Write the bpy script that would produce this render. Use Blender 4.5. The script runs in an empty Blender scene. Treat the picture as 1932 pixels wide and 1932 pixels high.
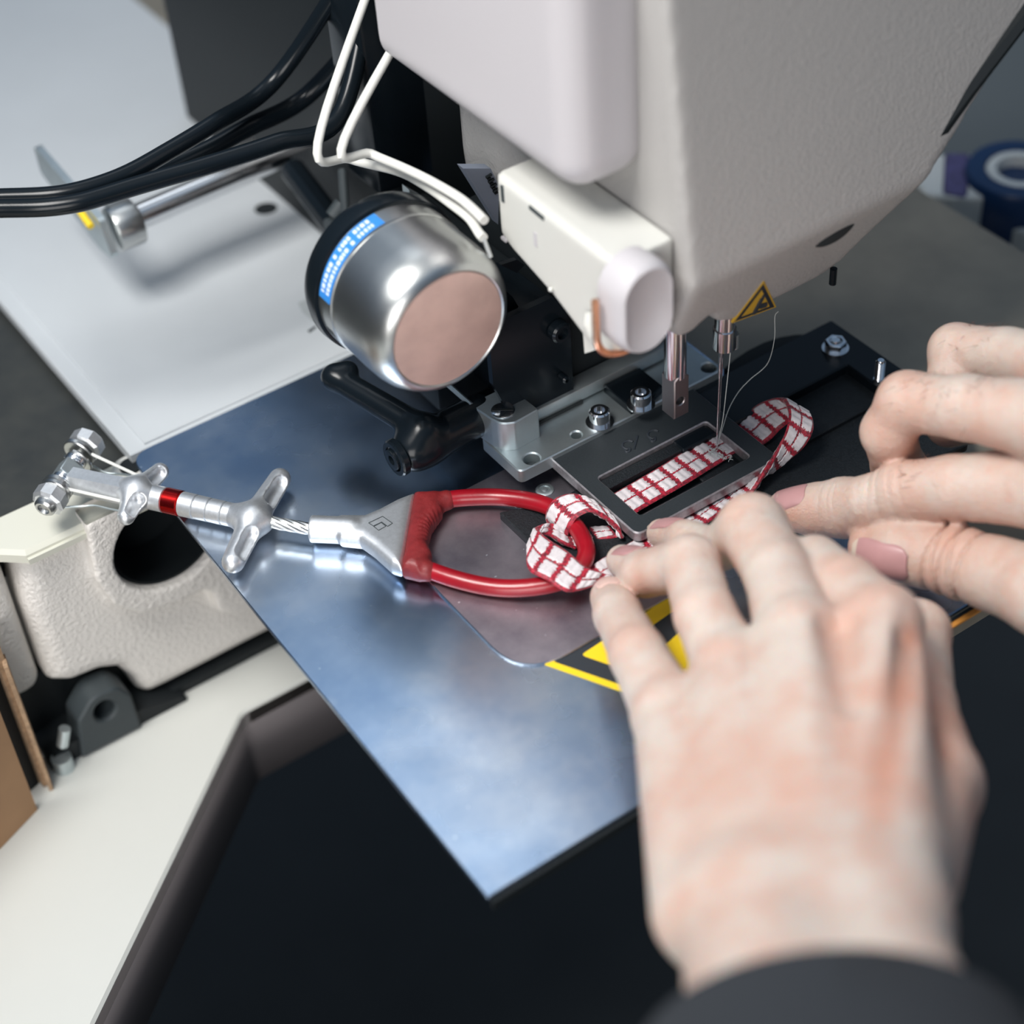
import bpy, bmesh, math, random
import numpy as np
from mathutils import Vector, Matrix
from mathutils.geometry import tessellate_polygon
random.seed(7)
S = 0.001                      # the code below is written in millimetres
C = bpy.context.scene.collection
sc = bpy.context.scene

# ------------------------------------------------------------------ camera
# orientation recovered from the vanishing points of the machine plates (x, y = plate edges, z = needle)
RM = np.array([[0.82070312, -0.56825137, -0.05947081],
               [0.42413902, 0.53618958, 0.72979917],
               [-0.38282175, -0.62417234, 0.68107004]])   # rows: right, up, back
FPX, DIST = 3433.6, 660.0
CAM = RM[2] * DIST
cam_data = bpy.data.cameras.new('camera')
cam = bpy.data.objects.new('camera', cam_data)
C.objects.link(cam)
M4 = Matrix.Identity(4)
for i in range(3):
    for j in range(3):
        M4[i][j] = RM[j][i]
    M4[i][3] = CAM[i] * S
cam.matrix_world = M4
cam_data.sensor_width = 36.0
cam_data.sensor_fit = 'HORIZONTAL'
cam_data.lens = FPX / 1932 * 36.0
cam_data.clip_start = 0.01
cam_data.clip_end = 50
cam_data.dof.use_dof = True
cam_data.dof.focus_distance = 0.652
cam_data.dof.aperture_fstop = 4.9
sc.camera = cam

# ------------------------------------------------------------------ world, light, exposure
sc.view_settings.view_transform = 'Standard'
sc.view_settings.look = 'None'
sc.view_settings.exposure = 0.0
sc.view_settings.gamma = 1.0
sc.view_settings.use_curve_mapping = False
w = bpy.data.worlds.new('workshop'); sc.world = w
w.use_nodes = True
nt = w.node_tree
bgn = nt.nodes['Background']
tc = nt.nodes.new('ShaderNodeTexCoord')
sep = nt.nodes.new('ShaderNodeSeparateXYZ')
rmp = nt.nodes.new('ShaderNodeValToRGB')
nt.links.new(tc.outputs['Generated'], sep.inputs[0])
nt.links.new(sep.outputs['Z'], rmp.inputs[0])
nt.links.new(rmp.outputs[0], bgn.inputs['Color'])
e = rmp.color_ramp.elements
e[0].position = 0.0; e[0].color = (.05, .055, .06, 1)
e[1].position = 1.0; e[1].color = (.55, .60, .66, 1)
k = e.new(0.45); k.color = (.07, .11, .17, 1)
k = e.new(0.75); k.color = (.22, .31, .43, 1)
bgn.inputs['Strength'].default_value = 0.9

def area(name, loc, target, size, power, col=(1, 1, 1), size_y=None):
    l = bpy.data.lights.new(name, 'AREA'); l.energy = power; l.color = col
    l.size = size
    if size_y: l.shape = 'RECTANGLE'; l.size_y = size_y
    o = bpy.data.objects.new(name, l); C.objects.link(o)
    o.location = loc
    d = Vector(target) - Vector(loc)
    o.rotation_euler = d.to_track_quat('-Z', 'Y').to_euler()
    return o
area('ceiling_light_main', (-.40, -.02, .84), (.02, -.06, 0), .40, 3.5, (1, .975, .94), .30).data.spread = math.radians(105)
area('ceiling_light_back', (.42, .93, 1.5), (.42, .93, 0), .85, 2.0, (.95, .98, 1), .62)
area('fill_light', (-1.0, -.95, .42), (0, -.02, .03), .7, 11.5, (1, .97, .95), .7)  # unseen fill lamp, added to brighten the front faces and bevel

# ------------------------------------------------------------------ survey helpers (pixel of the 1932 px photo -> point in mm)
def ray(px, py):
    return np.array([(px - 966) / FPX, -(py - 966) / FPX, -1.0]) @ RM
def P(px, py, z=0.):
    d = ray(px, py); return CAM + d * ((z - CAM[2]) / d[2])
def PY(px, py, y):
    d = ray(px, py); return CAM + d * ((y - CAM[1]) / d[1])
def PX(px, py, x):
    d = ray(px, py); return CAM + d * ((x - CAM[0]) / d[0])
def P2(px, py, z=0.):
    return tuple(P(px, py, z)[:2])

# ------------------------------------------------------------------ materials
def mat(name, col, rough=.5, metal=0., spec=.5, noise=0., nscale=60., col2=None, bump=0., bscale=300., bdetail=4,
        rnoise=0., coat=0., scratches=0., sss=0., sheen=0.):
    m = bpy.data.materials.new(name); m.use_nodes = True
    t = m.node_tree; b = t.nodes['Principled BSDF']
    b.inputs['Base Color'].default_value = (*col, 1)
    b.inputs['Roughness'].default_value = rough
    b.inputs['Metallic'].default_value = metal
    b.inputs['Specular IOR Level'].default_value = spec
    b.inputs['Coat Weight'].default_value = coat
    b.inputs['Coat Roughness'].default_value = .15
    if sheen: b.inputs['Sheen Weight'].default_value = sheen
    if sss:
        b.inputs['Subsurface Weight'].default_value = sss
    co = t.nodes.new('ShaderNodeTexCoord')
    def ntex(sc_, det=4, rg=.6):
        n = t.nodes.new('ShaderNodeTexNoise'); n.inputs['Scale'].default_value = sc_
        n.inputs['Detail'].default_value = det; n.inputs['Roughness'].default_value = rg
        t.links.new(co.outputs['Object'], n.inputs['Vector']); return n
    if noise or col2:
        n = ntex(nscale); r = t.nodes.new('ShaderNodeValToRGB')
        r.color_ramp.elements[0].position = .32; r.color_ramp.elements[1].position = .68
        c2 = col2 or tuple(c * (1 - noise) for c in col)
        r.color_ramp.elements[0].color = (*c2, 1); r.color_ramp.elements[1].color = (*col, 1)
        t.links.new(n.outputs['Fac'], r.inputs[0]); t.links.new(r.outputs[0], b.inputs['Base Color'])
    if rnoise:
        n = ntex(nscale * 1.7, 6); mr = t.nodes.new('ShaderNodeMapRange')
        mr.inputs['From Min'].default_value = .3; mr.inputs['From Max'].default_value = .7
        mr.inputs['To Min'].default_value = max(0.02, rough - rnoise); mr.inputs['To Max'].default_value = rough + rnoise
        t.links.new(n.outputs['Fac'], mr.inputs[0]); t.links.new(mr.outputs[0], b.inputs['Roughness'])
    if bump:
        n = ntex(bscale, bdetail); bp = t.nodes.new('ShaderNodeBump')
        bp.inputs['Strength'].default_value = 1.0; bp.inputs['Distance'].default_value = bump * S
        t.links.new(n.outputs['Fac'], bp.inputs['Height']); t.links.new(bp.outputs[0], b.inputs['Normal'])
    return m

M = {}
M['casting'] = mat('cream_casting_paint', (.78, .745, .70), .42, bump=.9, bscale=560, bdetail=2)
M['head'] = mat('grey_cream_machine_paint', (.38, .37, .36), .40, bump=.35, bscale=700, bdetail=2)
M['plastic'] = mat('warm_white_plastic', (.60, .60, .565), .45)
M['plastic_grey'] = mat('cool_grey_plastic', (.52, .50, .52), .4)
M['cream_strip'] = mat('ivory_plastic', (.64, .635, .55), .4)
M['white_base'] = mat('white_enamelled_base', (.61, .62, .585), .45, noise=.04, nscale=8)
M['black'] = mat('black_gloss_paint', (.005, .008, .011), .22, spec=.26)
M['black_soft'] = mat('black_matt_paint_and_shade', (.008, .011, .013), .55, spec=.3)
M['black_text'] = mat('black_textured_steel', (.014, .018, .022), .5, spec=.35, bump=.25, bscale=1500, noise=.5, nscale=900)
M['clamp'] = mat('dark_gunmetal', (.034, .042, .048), .50, metal=.2, bump=.04, bscale=3000, noise=.25, nscale=1500)
M['bright_side'] = mat('milled_steel', (.50, .47, .49), .42, metal=.75, noise=.35, nscale=500)
M['chrome'] = mat('polished_steel', (.80, .81, .83), .14, metal=1)
M['alu'] = mat('tumbled_aluminium', (.80, .82, .84), .40, metal=.86, noise=.12, nscale=700, bump=.03, bscale=2200)
M['zinc'] = mat('zinc_plated_steel', (.58, .65, .67), .40, metal=.88, noise=.10, nscale=120)
M['satin'] = mat('satin_nickel', (.60, .61, .60), .30, metal=1, bump=.03, bscale=2500, noise=.1, nscale=60)
M['copper_face'] = mat('dull_copper_disc', (.64, .44, .385), .5, metal=.15, noise=.22, nscale=55, spec=.3)
M['red_tube'] = mat('red_vinyl_tube', (.33, .005, .014), .30, coat=.12, noise=.25, nscale=90, bump=.05, bscale=500)
M['red_sleeve'] = mat('worn_red_rubber', (.23, .018, .020), .46, noise=.3, nscale=250, bump=.35, bscale=260)
M['red_anod'] = mat('red_anodised_aluminium', (.62, .02, .02), .22, metal=1)
M['rubber'] = mat('dark_grey_rubber', (.035, .045, .05), .6)
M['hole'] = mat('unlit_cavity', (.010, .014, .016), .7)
M['cable_white'] = mat('white_cable_jacket', (.70, .70, .66), .45)
M['card'] = mat('cardboard', (.40, .235, .125), .85, noise=.15, nscale=25)
M['card_edge'] = mat('cardboard_edge', (.50, .33, .20), .9, noise=.4, nscale=400)
M['yellow'] = mat('safety_yellow', (.86, .60, .015), .45)
M['amber'] = mat('amber_yellow', (.56, .34, .03), .45)
M['ink'] = mat('black_print', (.022, .028, .036), .5)
M['blue'] = mat('blue_label', (.03, .22, .62), .45)
M['label_text'] = mat('pale_label_print', (.62, .70, .84), .5)
M['orange_edge'] = mat('orange_edge_strip', (.62, .26, .05), .5)
M['thread'] = mat('white_thread', (.55, .58, .56), .6)
M['tape'] = mat('grey_tape_scrap', (.42, .45, .46), .6)
M['purple'] = mat('purple_print', (.10, .09, .24), .6, noise=.5, nscale=300)
M['navy'] = mat('navy_plastic', (.004, .03, .10), .35)
M['clear_white'] = mat('milky_white_plastic', (.66, .68, .66), .4)
M['olive'] = mat('olive_worktop', (.32, .285, .225), .42, col2=(.20, .182, .148), nscale=16, bump=.05, bscale=300, rnoise=.06)
M['dark_top'] = mat('dark_speckled_bench', (.040, .042, .038), .5, col2=(.024, .027, .027), nscale=60, bump=.05, bscale=300)
M['light_plate'] = mat('pale_painted_plate', (.56, .59, .61), .42, noise=.05, nscale=12)
M['hair'] = mat('brown_hair', (.16, .07, .05), .5)

# steel cover plate: mottled blue sheen put into the base colour, fine dots, scratches
def steel(name, base, dark, rough, sc0=14, cloud=1.0, cw=(.74, .77, .80)):
    m = mat(name, base, rough, metal=1)
    t = m.node_tree; b = t.nodes['Principled BSDF']
    co = t.nodes.new('ShaderNodeTexCoord')
    def N(scale, det=5, rg=.6):
        n = t.nodes.new('ShaderNodeTexNoise'); n.inputs['Scale'].default_value = scale
        n.inputs['Detail'].default_value = det; n.inputs['Roughness'].default_value = rg
        t.links.new(co.outputs['Object'], n.inputs['Vector']); return n
    a = N(sc0, 5, .6); r = t.nodes.new('ShaderNodeValToRGB')
    r.color_ramp.elements[0].position = .30; r.color_ramp.elements[1].position = .70
    r.color_ramp.elements[0].color = (*dark, 1); r.color_ramp.elements[1].color = (*base, 1)
    t.links.new(a.outputs['Fac'], r.inputs[0])
    # pale specks of lint
    v = N(420, 1, .3); r2 = t.nodes.new('ShaderNodeValToRGB')
    r2.color_ramp.elements[0].position = .80; r2.color_ramp.elements[1].position = .84
    t.links.new(v.outputs['Fac'], r2.inputs[0])
    mx = t.nodes.new('ShaderNodeMixRGB'); mx.inputs[2].default_value = (.8, .85, .9, 1)
    t.links.new(r2.outputs[0], mx.inputs[0]); t.links.new(r.outputs[0], mx.inputs[1])
    t.links.new(mx.outputs[0], b.inputs['Base Color'])
    cl = N(9, 5, .62); r3 = t.nodes.new('ShaderNodeValToRGB')
    r3.color_ramp.elements[0].position = .46; r3.color_ramp.elements[1].position = .74
    r3.color_ramp.elements[1].color = (cloud, cloud, cloud, 1)
    t.links.new(cl.outputs['Fac'], r3.inputs[0])
    m3 = t.nodes.new('ShaderNodeMixRGB'); m3.inputs[2].default_value = (*cw, 1)
    t.links.new(r3.outputs[0], m3.inputs[0]); t.links.new(mx.outputs[0], m3.inputs[1]); t.links.new(m3.outputs[0], b.inputs['Base Color'])
    q = N(30, 3, .5); mr = t.nodes.new('ShaderNodeMapRange')
    mr.inputs['From Min'].default_value = .3; mr.inputs['From Max'].default_value = .7
    mr.inputs['To Min'].default_value = rough - .03; mr.inputs['To Max'].default_value = rough + .05
    t.links.new(q.outputs['Fac'], mr.inputs[0]); t.links.new(mr.outputs[0], b.inputs['Roughness'])
    g = N(2600, 2, .5); bp = t.nodes.new('ShaderNodeBump'); bp.inputs['Distance'].default_value = .012 * S
    bp.inputs['Strength'].default_value = .9
    t.links.new(g.outputs['Fac'], bp.inputs['Height']); t.links.new(bp.outputs[0], b.inputs['Normal'])
    return m
M['blue_tinted_steel'] = steel('blue_tinted_sheet_steel', (.48, .59, .74), (.24, .35, .52), .25)  # bluish tint stands in for the blue surroundings the plate mirrors
M['grey_steel'] = steel('worn_grey_steel', (.54, .50, .55), (.26, .24, .29), .44, 45, .35, (.66, .58, .64))

def skin_material():
    m = bpy.data.materials.new('skin'); m.use_nodes = True
    t = m.node_tree; b = t.nodes['Principled BSDF']
    co = t.nodes.new('ShaderNodeTexCoord')
    def N(scale, det=4, rg=.6):
        n = t.nodes.new('ShaderNodeTexNoise'); n.inputs['Scale'].default_value = scale
        n.inputs['Detail'].default_value = det; n.inputs['Roughness'].default_value = rg
        t.links.new(co.outputs['Object'], n.inputs['Vector']); return n
    a = N(55, 5, .65); r = t.nodes.new('ShaderNodeValToRGB')
    r.color_ramp.elements[0].position = .36; r.color_ramp.elements[1].position = .60
    r.color_ramp.elements[0].color = (.60, .415, .345, 1); r.color_ramp.elements[1].color = (.62, .535, .475, 1)
    t.links.new(a.outputs['Fac'], r.inputs[0])
    at = t.nodes.new('ShaderNodeAttribute'); at.attribute_name = 'flush'
    mx = t.nodes.new('ShaderNodeMixRGB'); mx.inputs[2].default_value = (.54, .24, .16, 1)
    t.links.new(at.outputs['Fac'], mx.inputs[0]); t.links.new(r.outputs[0], mx.inputs[1])
    t.links.new(mx.outputs[0], b.inputs['Base Color'])
    b.inputs['Roughness'].default_value = .46
    b.inputs['Subsurface Weight'].default_value = .34
    b.inputs['Subsurface Radius'].default_value = (1.0, .30, .16)
    b.inputs['Subsurface Scale'].default_value = .0045
    # fine skin relief: cell network + pores
    v = t.nodes.new('ShaderNodeTexVoronoi'); v.feature = 'DISTANCE_TO_EDGE'; v.inputs['Scale'].default_value = 900
    t.links.new(co.outputs['Object'], v.inputs['Vector'])
    n2 = N(330, 5, .65)
    ad = t.nodes.new('ShaderNodeMath'); ad.operation = 'ADD'
    ml = t.nodes.new('ShaderNodeMath'); ml.operation = 'MULTIPLY'; ml.inputs[1].default_value = .35
    t.links.new(v.outputs['Distance'], ml.inputs[0]); t.links.new(ml.outputs[0], ad.inputs[0]); t.links.new(n2.outputs['Fac'], ad.inputs[1])
    bp = t.nodes.new('ShaderNodeBump'); bp.inputs['Distance'].default_value = .55 * S; bp.inputs['Strength'].default_value = 1.0
    t.links.new(ad.outputs[0], bp.inputs['Height']); t.links.new(bp.outputs[0], b.inputs['Normal'])
    return m
M['skin'] = skin_material()
M['nail'] = mat('fingernail', (.52, .285, .285), .32, noise=.12, nscale=120, spec=.35)
M['nail_tip'] = mat('nail_edge', (.62, .52, .43), .35)
M['sleeve_dark'] = mat('dark_cotton_sleeve', (.02, .024, .03), .85, bump=.3, bscale=900)

# ------------------------------------------------------------------ object helpers
def tag(o, label=None, cat=None, group=None, kind=None):
    if label: o['label'] = label
    if cat: o['category'] = cat
    if group: o['group'] = group
    if kind: o['kind'] = kind
    return o
def thing(name, loc=(0, 0, 0), **kw):
    o = bpy.data.objects.new(name, None); C.objects.link(o)
    o.location = Vector(loc) * S; o.empty_display_size = .01
    return tag(o, **kw)
def link_mesh(name, me, m, parent=None, **kw):
    o = bpy.data.objects.new(name, me); C.objects.link(o)
    if m is not None: me.materials.append(M[m] if isinstance(m, str) else m)
    if parent is not None:
        o.parent = parent
        pl = parent.location.copy(); pp = parent.parent
        while pp is not None: pl += pp.location; pp = pp.parent
        o.location = -pl
    return tag(o, **kw)
def set_smooth(me, ang=35):
    if ang is None: return
    me.polygons.foreach_set('use_smooth', [True] * len(me.polygons))
    try: me.set_sharp_from_angle(angle=math.radians(ang))
    except Exception: pass
def done(bm, name, m, parent=None, smooth=35, bevel=0, segs=2, **kw):
    """bm is in mm: bevel the sharp edges, scale to metres, link as ONE object"""
    bmesh.ops.remove_doubles(bm, verts=bm.verts, dist=1e-4)
    bmesh.ops.recalc_face_normals(bm, faces=bm.faces)
    if bevel:
        ed = [e_ for e_ in bm.edges if len(e_.link_faces) == 2 and e_.calc_face_angle(0) > .6]
        bmesh.ops.bevel(bm, geom=ed, offset=bevel, segments=segs, profile=.5, affect='EDGES', clamp_overlap=True)
    bmesh.ops.scale(bm, vec=(S, S, S), verts=bm.verts)
    me = bpy.data.meshes.new(name); bm.to_mesh(me); bm.free()
    set_smooth(me, smooth)
    return link_mesh(name, me, m, parent, **kw)

def frame_of(d):
    d = np.array(d, float); d /= np.linalg.norm(d)
    h = np.array([0, 0, 1.]) if abs(d[2]) < .9 else np.array([1., 0, 0])
    u = np.cross(h, d); u /= np.linalg.norm(u)
    return u, np.cross(d, u), d
def loft(bm, rings, closed=True, cap=True):
    vs = [[bm.verts.new(tuple(p)) for p in r] for r in rings]
    n = len(rings[0])
    for a, b in zip(vs, vs[1:]):
        for i in range(n if closed else n - 1):
            j = (i + 1) % n
            bm.faces.new((a[i], a[j], b[j], b[i]))
    if cap and closed:
        bm.faces.new(vs[0][::-1]); bm.faces.new(vs[-1])
    return vs
def lathe(bm, o, d, prof, n=40, cap=True):
    """prof = [(t along d, radius)]"""
    u, v, d = frame_of(d); o = np.array(o, float)
    rings = []
    for t_, r in prof:
        rings.append([o + d * t_ + (u * math.cos(a) + v * math.sin(a)) * max(r, .01) for a in np.linspace(0, 2 * math.pi, n, endpoint=False)])
    return loft(bm, rings, cap=cap)
def cyl(bm, a, b, r, r2=None, n=28):
    a = np.array(a, float); b = np.array(b, float)
    return lathe(bm, a, b - a, [(0, r), (np.linalg.norm(b - a), r if r2 is None else r2)], n)
def catmull(pts, k=8):
    pts = [np.array(p, float) for p in pts]
    q = [2 * pts[0] - pts[1]] + pts + [2 * pts[-1] - pts[-2]]
    out = []
    for i in range(1, len(q) - 2):
        for t_ in np.linspace(0, 1, k, endpoint=False):
            a, b, c, d = q[i - 1], q[i], q[i + 1], q[i + 2]
            out.append(.5 * ((2 * b) + (c - a) * t_ + (2 * a - 5 * b + 4 * c - d) * t_ ** 2 + (3 * b - a - 3 * c + d) * t_ ** 3))
    out.append(pts[-1]); return out
def tube(bm, pts, r, n=14, cap=True):
    """swept tube; r number or list"""
    pts = [np.array(p, float) for p in pts]
    tan = [pts[min(i + 1, len(pts) - 1)] - pts[max(i - 1, 0)] for i in range(len(pts))]
    tan = [t_ / (np.linalg.norm(t_) + 1e-9) for t_ in tan]
    u, v, _ = frame_of(tan[0]); rings = []
    for i, p in enumerate(pts):
        u = u - tan[i] * np.dot(u, tan[i]); u /= np.linalg.norm(u); v = np.cross(tan[i], u)
        rr = r[i] if hasattr(r, '__len__') else r
        rings.append([p + (u * math.cos(a) + v * math.sin(a)) * rr for a in np.linspace(0, 2 * math.pi, n, endpoint=False)])
    return loft(bm, rings, cap=cap)
def box(bm, x0, x1, y0, y1, z0, z1):
    v = [bm.verts.new((x, y, z)) for z in (z0, z1) for x, y in ((x0, y0), (x1, y0), (x1, y1), (x0, y1))]
    for f in ((3, 2, 1, 0), (4, 5, 6, 7), (0, 1, 5, 4), (1, 2, 6, 5), (2, 3, 7, 6), (3, 0, 4, 7)):
        bm.faces.new([v[i] for i in f])
    return v
def arc_round(poly, rad, k=6):
    """round the corners of a polygon; rad number or list"""
    out = []; n = len(poly)
    for i in range(n):
        p0, p, p1 = (np.array(poly[(i + j) % n], float) for j in (-1, 0, 1))
        r = rad[i] if hasattr(rad, '__len__') else rad
        if r <= 0: out.append(tuple(p)); continue
        a = p0 - p; b = p1 - p; la, lb = np.linalg.norm(a), np.linalg.norm(b); a /= la; b /= lb
        th = math.acos(max(-1, min(1, a @ b))); t_ = min(r / math.tan(th / 2), la * .49, lb * .49)
        for s_ in np.linspace(0, 1, k + 1):
            q = (1 - s_) ** 2 * (p + a * t_) + 2 * s_ * (1 - s_) * p + s_ ** 2 * (p + b * t_)
            out.append(tuple(q))
    return out
def circle2(cx, cy, r, n=24, ry=None):
    return [(cx + r * math.cos(a), cy + (ry or r) * math.sin(a)) for a in np.linspace(0, 2 * math.pi, n, endpoint=False)]
def prism(bm, outline, holes, a0, a1, axis='z', ch=0.):
    """plate of any outline with holes, extruded along axis from a0 to a1, chamfered top rim"""
    def put(p, h):
        if axis == 'z': return (p[0], p[1], h)
        if axis == 'y': return (p[0], h, p[1])
        return (h, p[0], p[1])
    def area2(q): return sum(q[i][0] * q[(i + 1) % len(q)][1] - q[(i + 1) % len(q)][0] * q[i][1] for i in range(len(q)))
    loops = [list(outline)] + [list(h) for h in holes]
    for i, l in enumerate(loops):
        if (area2(l) > 0) != (i == 0): loops[i] = l[::-1]
    def inset(l, c):
        n = len(l); out = []
        for i in range(n):
            p0, p, p1 = (np.array(l[(i + j) % n], float) for j in (-1, 0, 1))
            e1 = p - p0; e2 = p1 - p; e1 /= np.linalg.norm(e1) + 1e-9; e2 /= np.linalg.norm(e2) + 1e-9
            nn = np.array([-e1[1] - e2[1], e1[0] + e2[0]]); l2 = nn @ nn
            out.append(tuple(p + nn * (2 * c / max(l2, .6)) ))
        return out
    top = [inset(l, ch) for l in loops] if ch else loops
    h = a1 - ch if a1 > a0 else a1 + ch
    for lv, ls in ((a0, loops), (a1, top)):
        flat = [p for l in ls for p in l]
        vs = [bm.verts.new(put(p, lv)) for p in flat]
        for tri in tessellate_polygon([[Vector((p[0], p[1], 0)) for p in l] for l in ls]):
            try: bm.faces.new([vs[i] for i in tri])
            except ValueError: pass
    lv = [(a0, loops)] + ([(h, loops)] if ch else []) + [(a1, top)]
    for (za, la), (zb, lb) in zip(lv, lv[1:]):
        for l0, l1 in zip(la, lb):
            va = [bm.verts.new(put(p, za)) for p in l0]; vb = [bm.verts.new(put(p, zb)) for p in l1]
            for i in range(len(l0)):
                j = (i + 1) % len(l0); bm.faces.new((va[i], va[j], vb[j], vb[i]))
def new(): return bmesh.new()

# ---- implicit surfaces (smooth blends of tapered capsules) turned into one continuous mesh by surface nets
def smin(a, b, k):
    h = np.clip(.5 + .5 * (b - a) / k, 0, 1); return b * (1 - h) + a * h - k * h * (1 - h)
def smax(a, b, k): return -smin(-a, -b, k)
def cone(X, a, b, ra, rb):
    a = np.array(a, np.float32); b = np.array(b, np.float32); d = b - a; L2 = float(d @ d) + 1e-6
    q = [X[i] - a[i] for i in range(3)]
    t_ = np.clip((q[0] * d[0] + q[1] * d[1] + q[2] * d[2]) / L2, 0, 1)
    r = np.sqrt((q[0] - t_ * d[0]) ** 2 + (q[1] - t_ * d[1]) ** 2 + (q[2] - t_ * d[2]) ** 2)
    return r - (ra + (rb - ra) * t_)
def ball(X, c, r):
    """ellipsoid when r is a triple"""
    if not hasattr(r, '__len__'): r = (r, r, r)
    q = np.sqrt(sum(((X[i] - np.float32(c[i])) / r[i]) ** 2 for i in range(3)))
    return (q - 1) * min(r)
def rbox(X, c, h, r):
    q = [np.abs(X[i] - np.float32(c[i])) - (h[i] - r) for i in range(3)]
    out = np.sqrt(sum(np.maximum(a, 0) ** 2 for a in q)); ins = np.minimum(np.maximum(np.maximum(q[0], q[1]), q[2]), 0)
    return out + ins - r
def nets(fn, lo, hi, h):
    lo = np.array(lo, float); hi = np.array(hi, float)
    n = np.ceil((hi - lo) / h).astype(int) + 1
    ax = [(lo[i] + h * np.arange(n[i])).astype(np.float32) for i in range(3)]
    X = (ax[0][:, None, None], ax[1][None, :, None], ax[2][None, None, :])
    F = np.broadcast_to(fn(X), tuple(n)).astype(np.float32)
    inside = F < 0
    cn = tuple(n - 1)
    cnt = np.zeros(cn, np.int16); acc = np.zeros(cn + (3,), np.float32)
    corners = [(i, j, k_) for i in (0, 1) for j in (0, 1) for k_ in (0, 1)]
    def sl(c): return tuple(slice(c[i], c[i] + cn[i]) for i in range(3))
    for a in corners:
        for d in range(3):
            if a[d]: continue
            b = list(a); b[d] = 1; b = tuple(b)
            Fa, Fb = F[sl(a)], F[sl(b)]
            m_ = inside[sl(a)] != inside[sl(b)]
            idx = np.nonzero(m_)
            fa, fb = Fa[idx], Fb[idx]; t_ = fa / (fa - fb)
            p = np.zeros((len(t_), 3), np.float32)
            for q in range(3): p[:, q] = a[q]
            p[:, d] += t_
            acc[idx] += p; cnt[idx] += 1
    act = np.nonzero(cnt > 0)
    ids = -np.ones(cn, np.int64); ids[act] = np.arange(len(act[0]))
    V = acc[act] / cnt[act][:, None] + np.stack(act, 1)
    V = V * h + lo
    faces = []
    for d in range(3):
        u, v = (d + 1) % 3, (d + 2) % 3
        s0 = [slice(None)] * 3; s1 = [slice(None)] * 3
        s0[d] = slice(0, n[d] - 1); s1[d] = slice(1, n[d])
        for q in (u, v):
            s0[q] = slice(1, n[q] - 1); s1[q] = slice(1, n[q] - 1)
        A, B = inside[tuple(s0)], inside[tuple(s1)]
        idx = np.nonzero(A != B)
        c = np.stack(idx, 1); c[:, u] += 1; c[:, v] += 1
        def cell(du, dv):
            cc = c.copy(); cc[:, u] -= du; cc[:, v] -= dv
            return ids[cc[:, 0], cc[:, 1], cc[:, 2]]
        q4 = np.stack([cell(1, 1), cell(0, 1), cell(0, 0), cell(1, 0)], 1)
        fl = ~A[idx]
        q4[fl] = q4[fl][:, ::-1]
        faces.append(q4)
    Fq = np.concatenate(faces); Fq = Fq[(Fq >= 0).all(1)]
    return V, Fq
def sdf_obj(name, fn, lo, hi, h, m, parent=None, smooth_iter=1, flush=None, **kw):
    V, Fq = nets(fn, lo, hi, h)
    for _ in range(smooth_iter):
        acc = np.zeros_like(V); cnt = np.zeros(len(V))
        for a, b in ((0, 1), (1, 2), (2, 3), (3, 0)):
            for s_, t_ in ((a, b), (b, a)):
                np.add.at(acc, Fq[:, s_], V[Fq[:, t_]]); np.add.at(cnt, Fq[:, s_], 1)
        V = V * .5 + .5 * acc / np.maximum(cnt, 1)[:, None]
    me = bpy.data.meshes.new(name)
    me.vertices.add(len(V)); me.vertices.foreach_set('co', (V * S).astype(np.float32).ravel())
    me.loops.add(Fq.size); me.loops.foreach_set('vertex_index', Fq.astype(np.int32).ravel())
    me.polygons.add(len(Fq)); me.polygons.foreach_set('loop_start', np.arange(0, Fq.size, 4, dtype=np.int32))
    me.polygons.foreach_set('loop_total', np.full(len(Fq), 4, np.int32))
    me.update(); me.validate()
    me.polygons.foreach_set('use_smooth', [True] * len(me.polygons))
    if flush is not None:
        at = me.attributes.new('flush', 'FLOAT', 'POINT'); at.data.foreach_set('value', np.clip(flush(V), 0, 1).astype(np.float32))
    return link_mesh(name, me, m, parent, **kw)
def poly2d(px, py, pts):
    """signed distance to a polygon, vectorised on a 2-D grid"""
    d = np.full(np.broadcast(px, py).shape, 1e9, np.float32); s_ = np.ones_like(d)
    n = len(pts)
    for i in range(n):
        ax_, ay = pts[i]; bx, by = pts[i - 1]
        ex, ey = bx - ax_, by - ay; wx, wy = px - ax_, py - ay
        t_ = np.clip((wx * ex + wy * ey) / (ex * ex + ey * ey), 0, 1)
        d = np.minimum(d, (wx - ex * t_) ** 2 + (wy - ey * t_) ** 2)
        c1 = py >= ay; c2 = py < by; c3 = ex * wy > ey * wx
        flip = (c1 & c2 & c3) | (~c1 & ~c2 & ~c3)
        s_ = np.where(flip, -s_, s_)
    return s_ * np.sqrt(d)

# ================================================================== SETTING
bm = new(); box(bm, -1500, 1500, -1500, 2500, -790, -760)
done(bm, 'floor', mat('dark_workshop_floor', (.030, .034, .036), .6, noise=.3, nscale=6), kind='structure', smooth=None)

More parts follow.
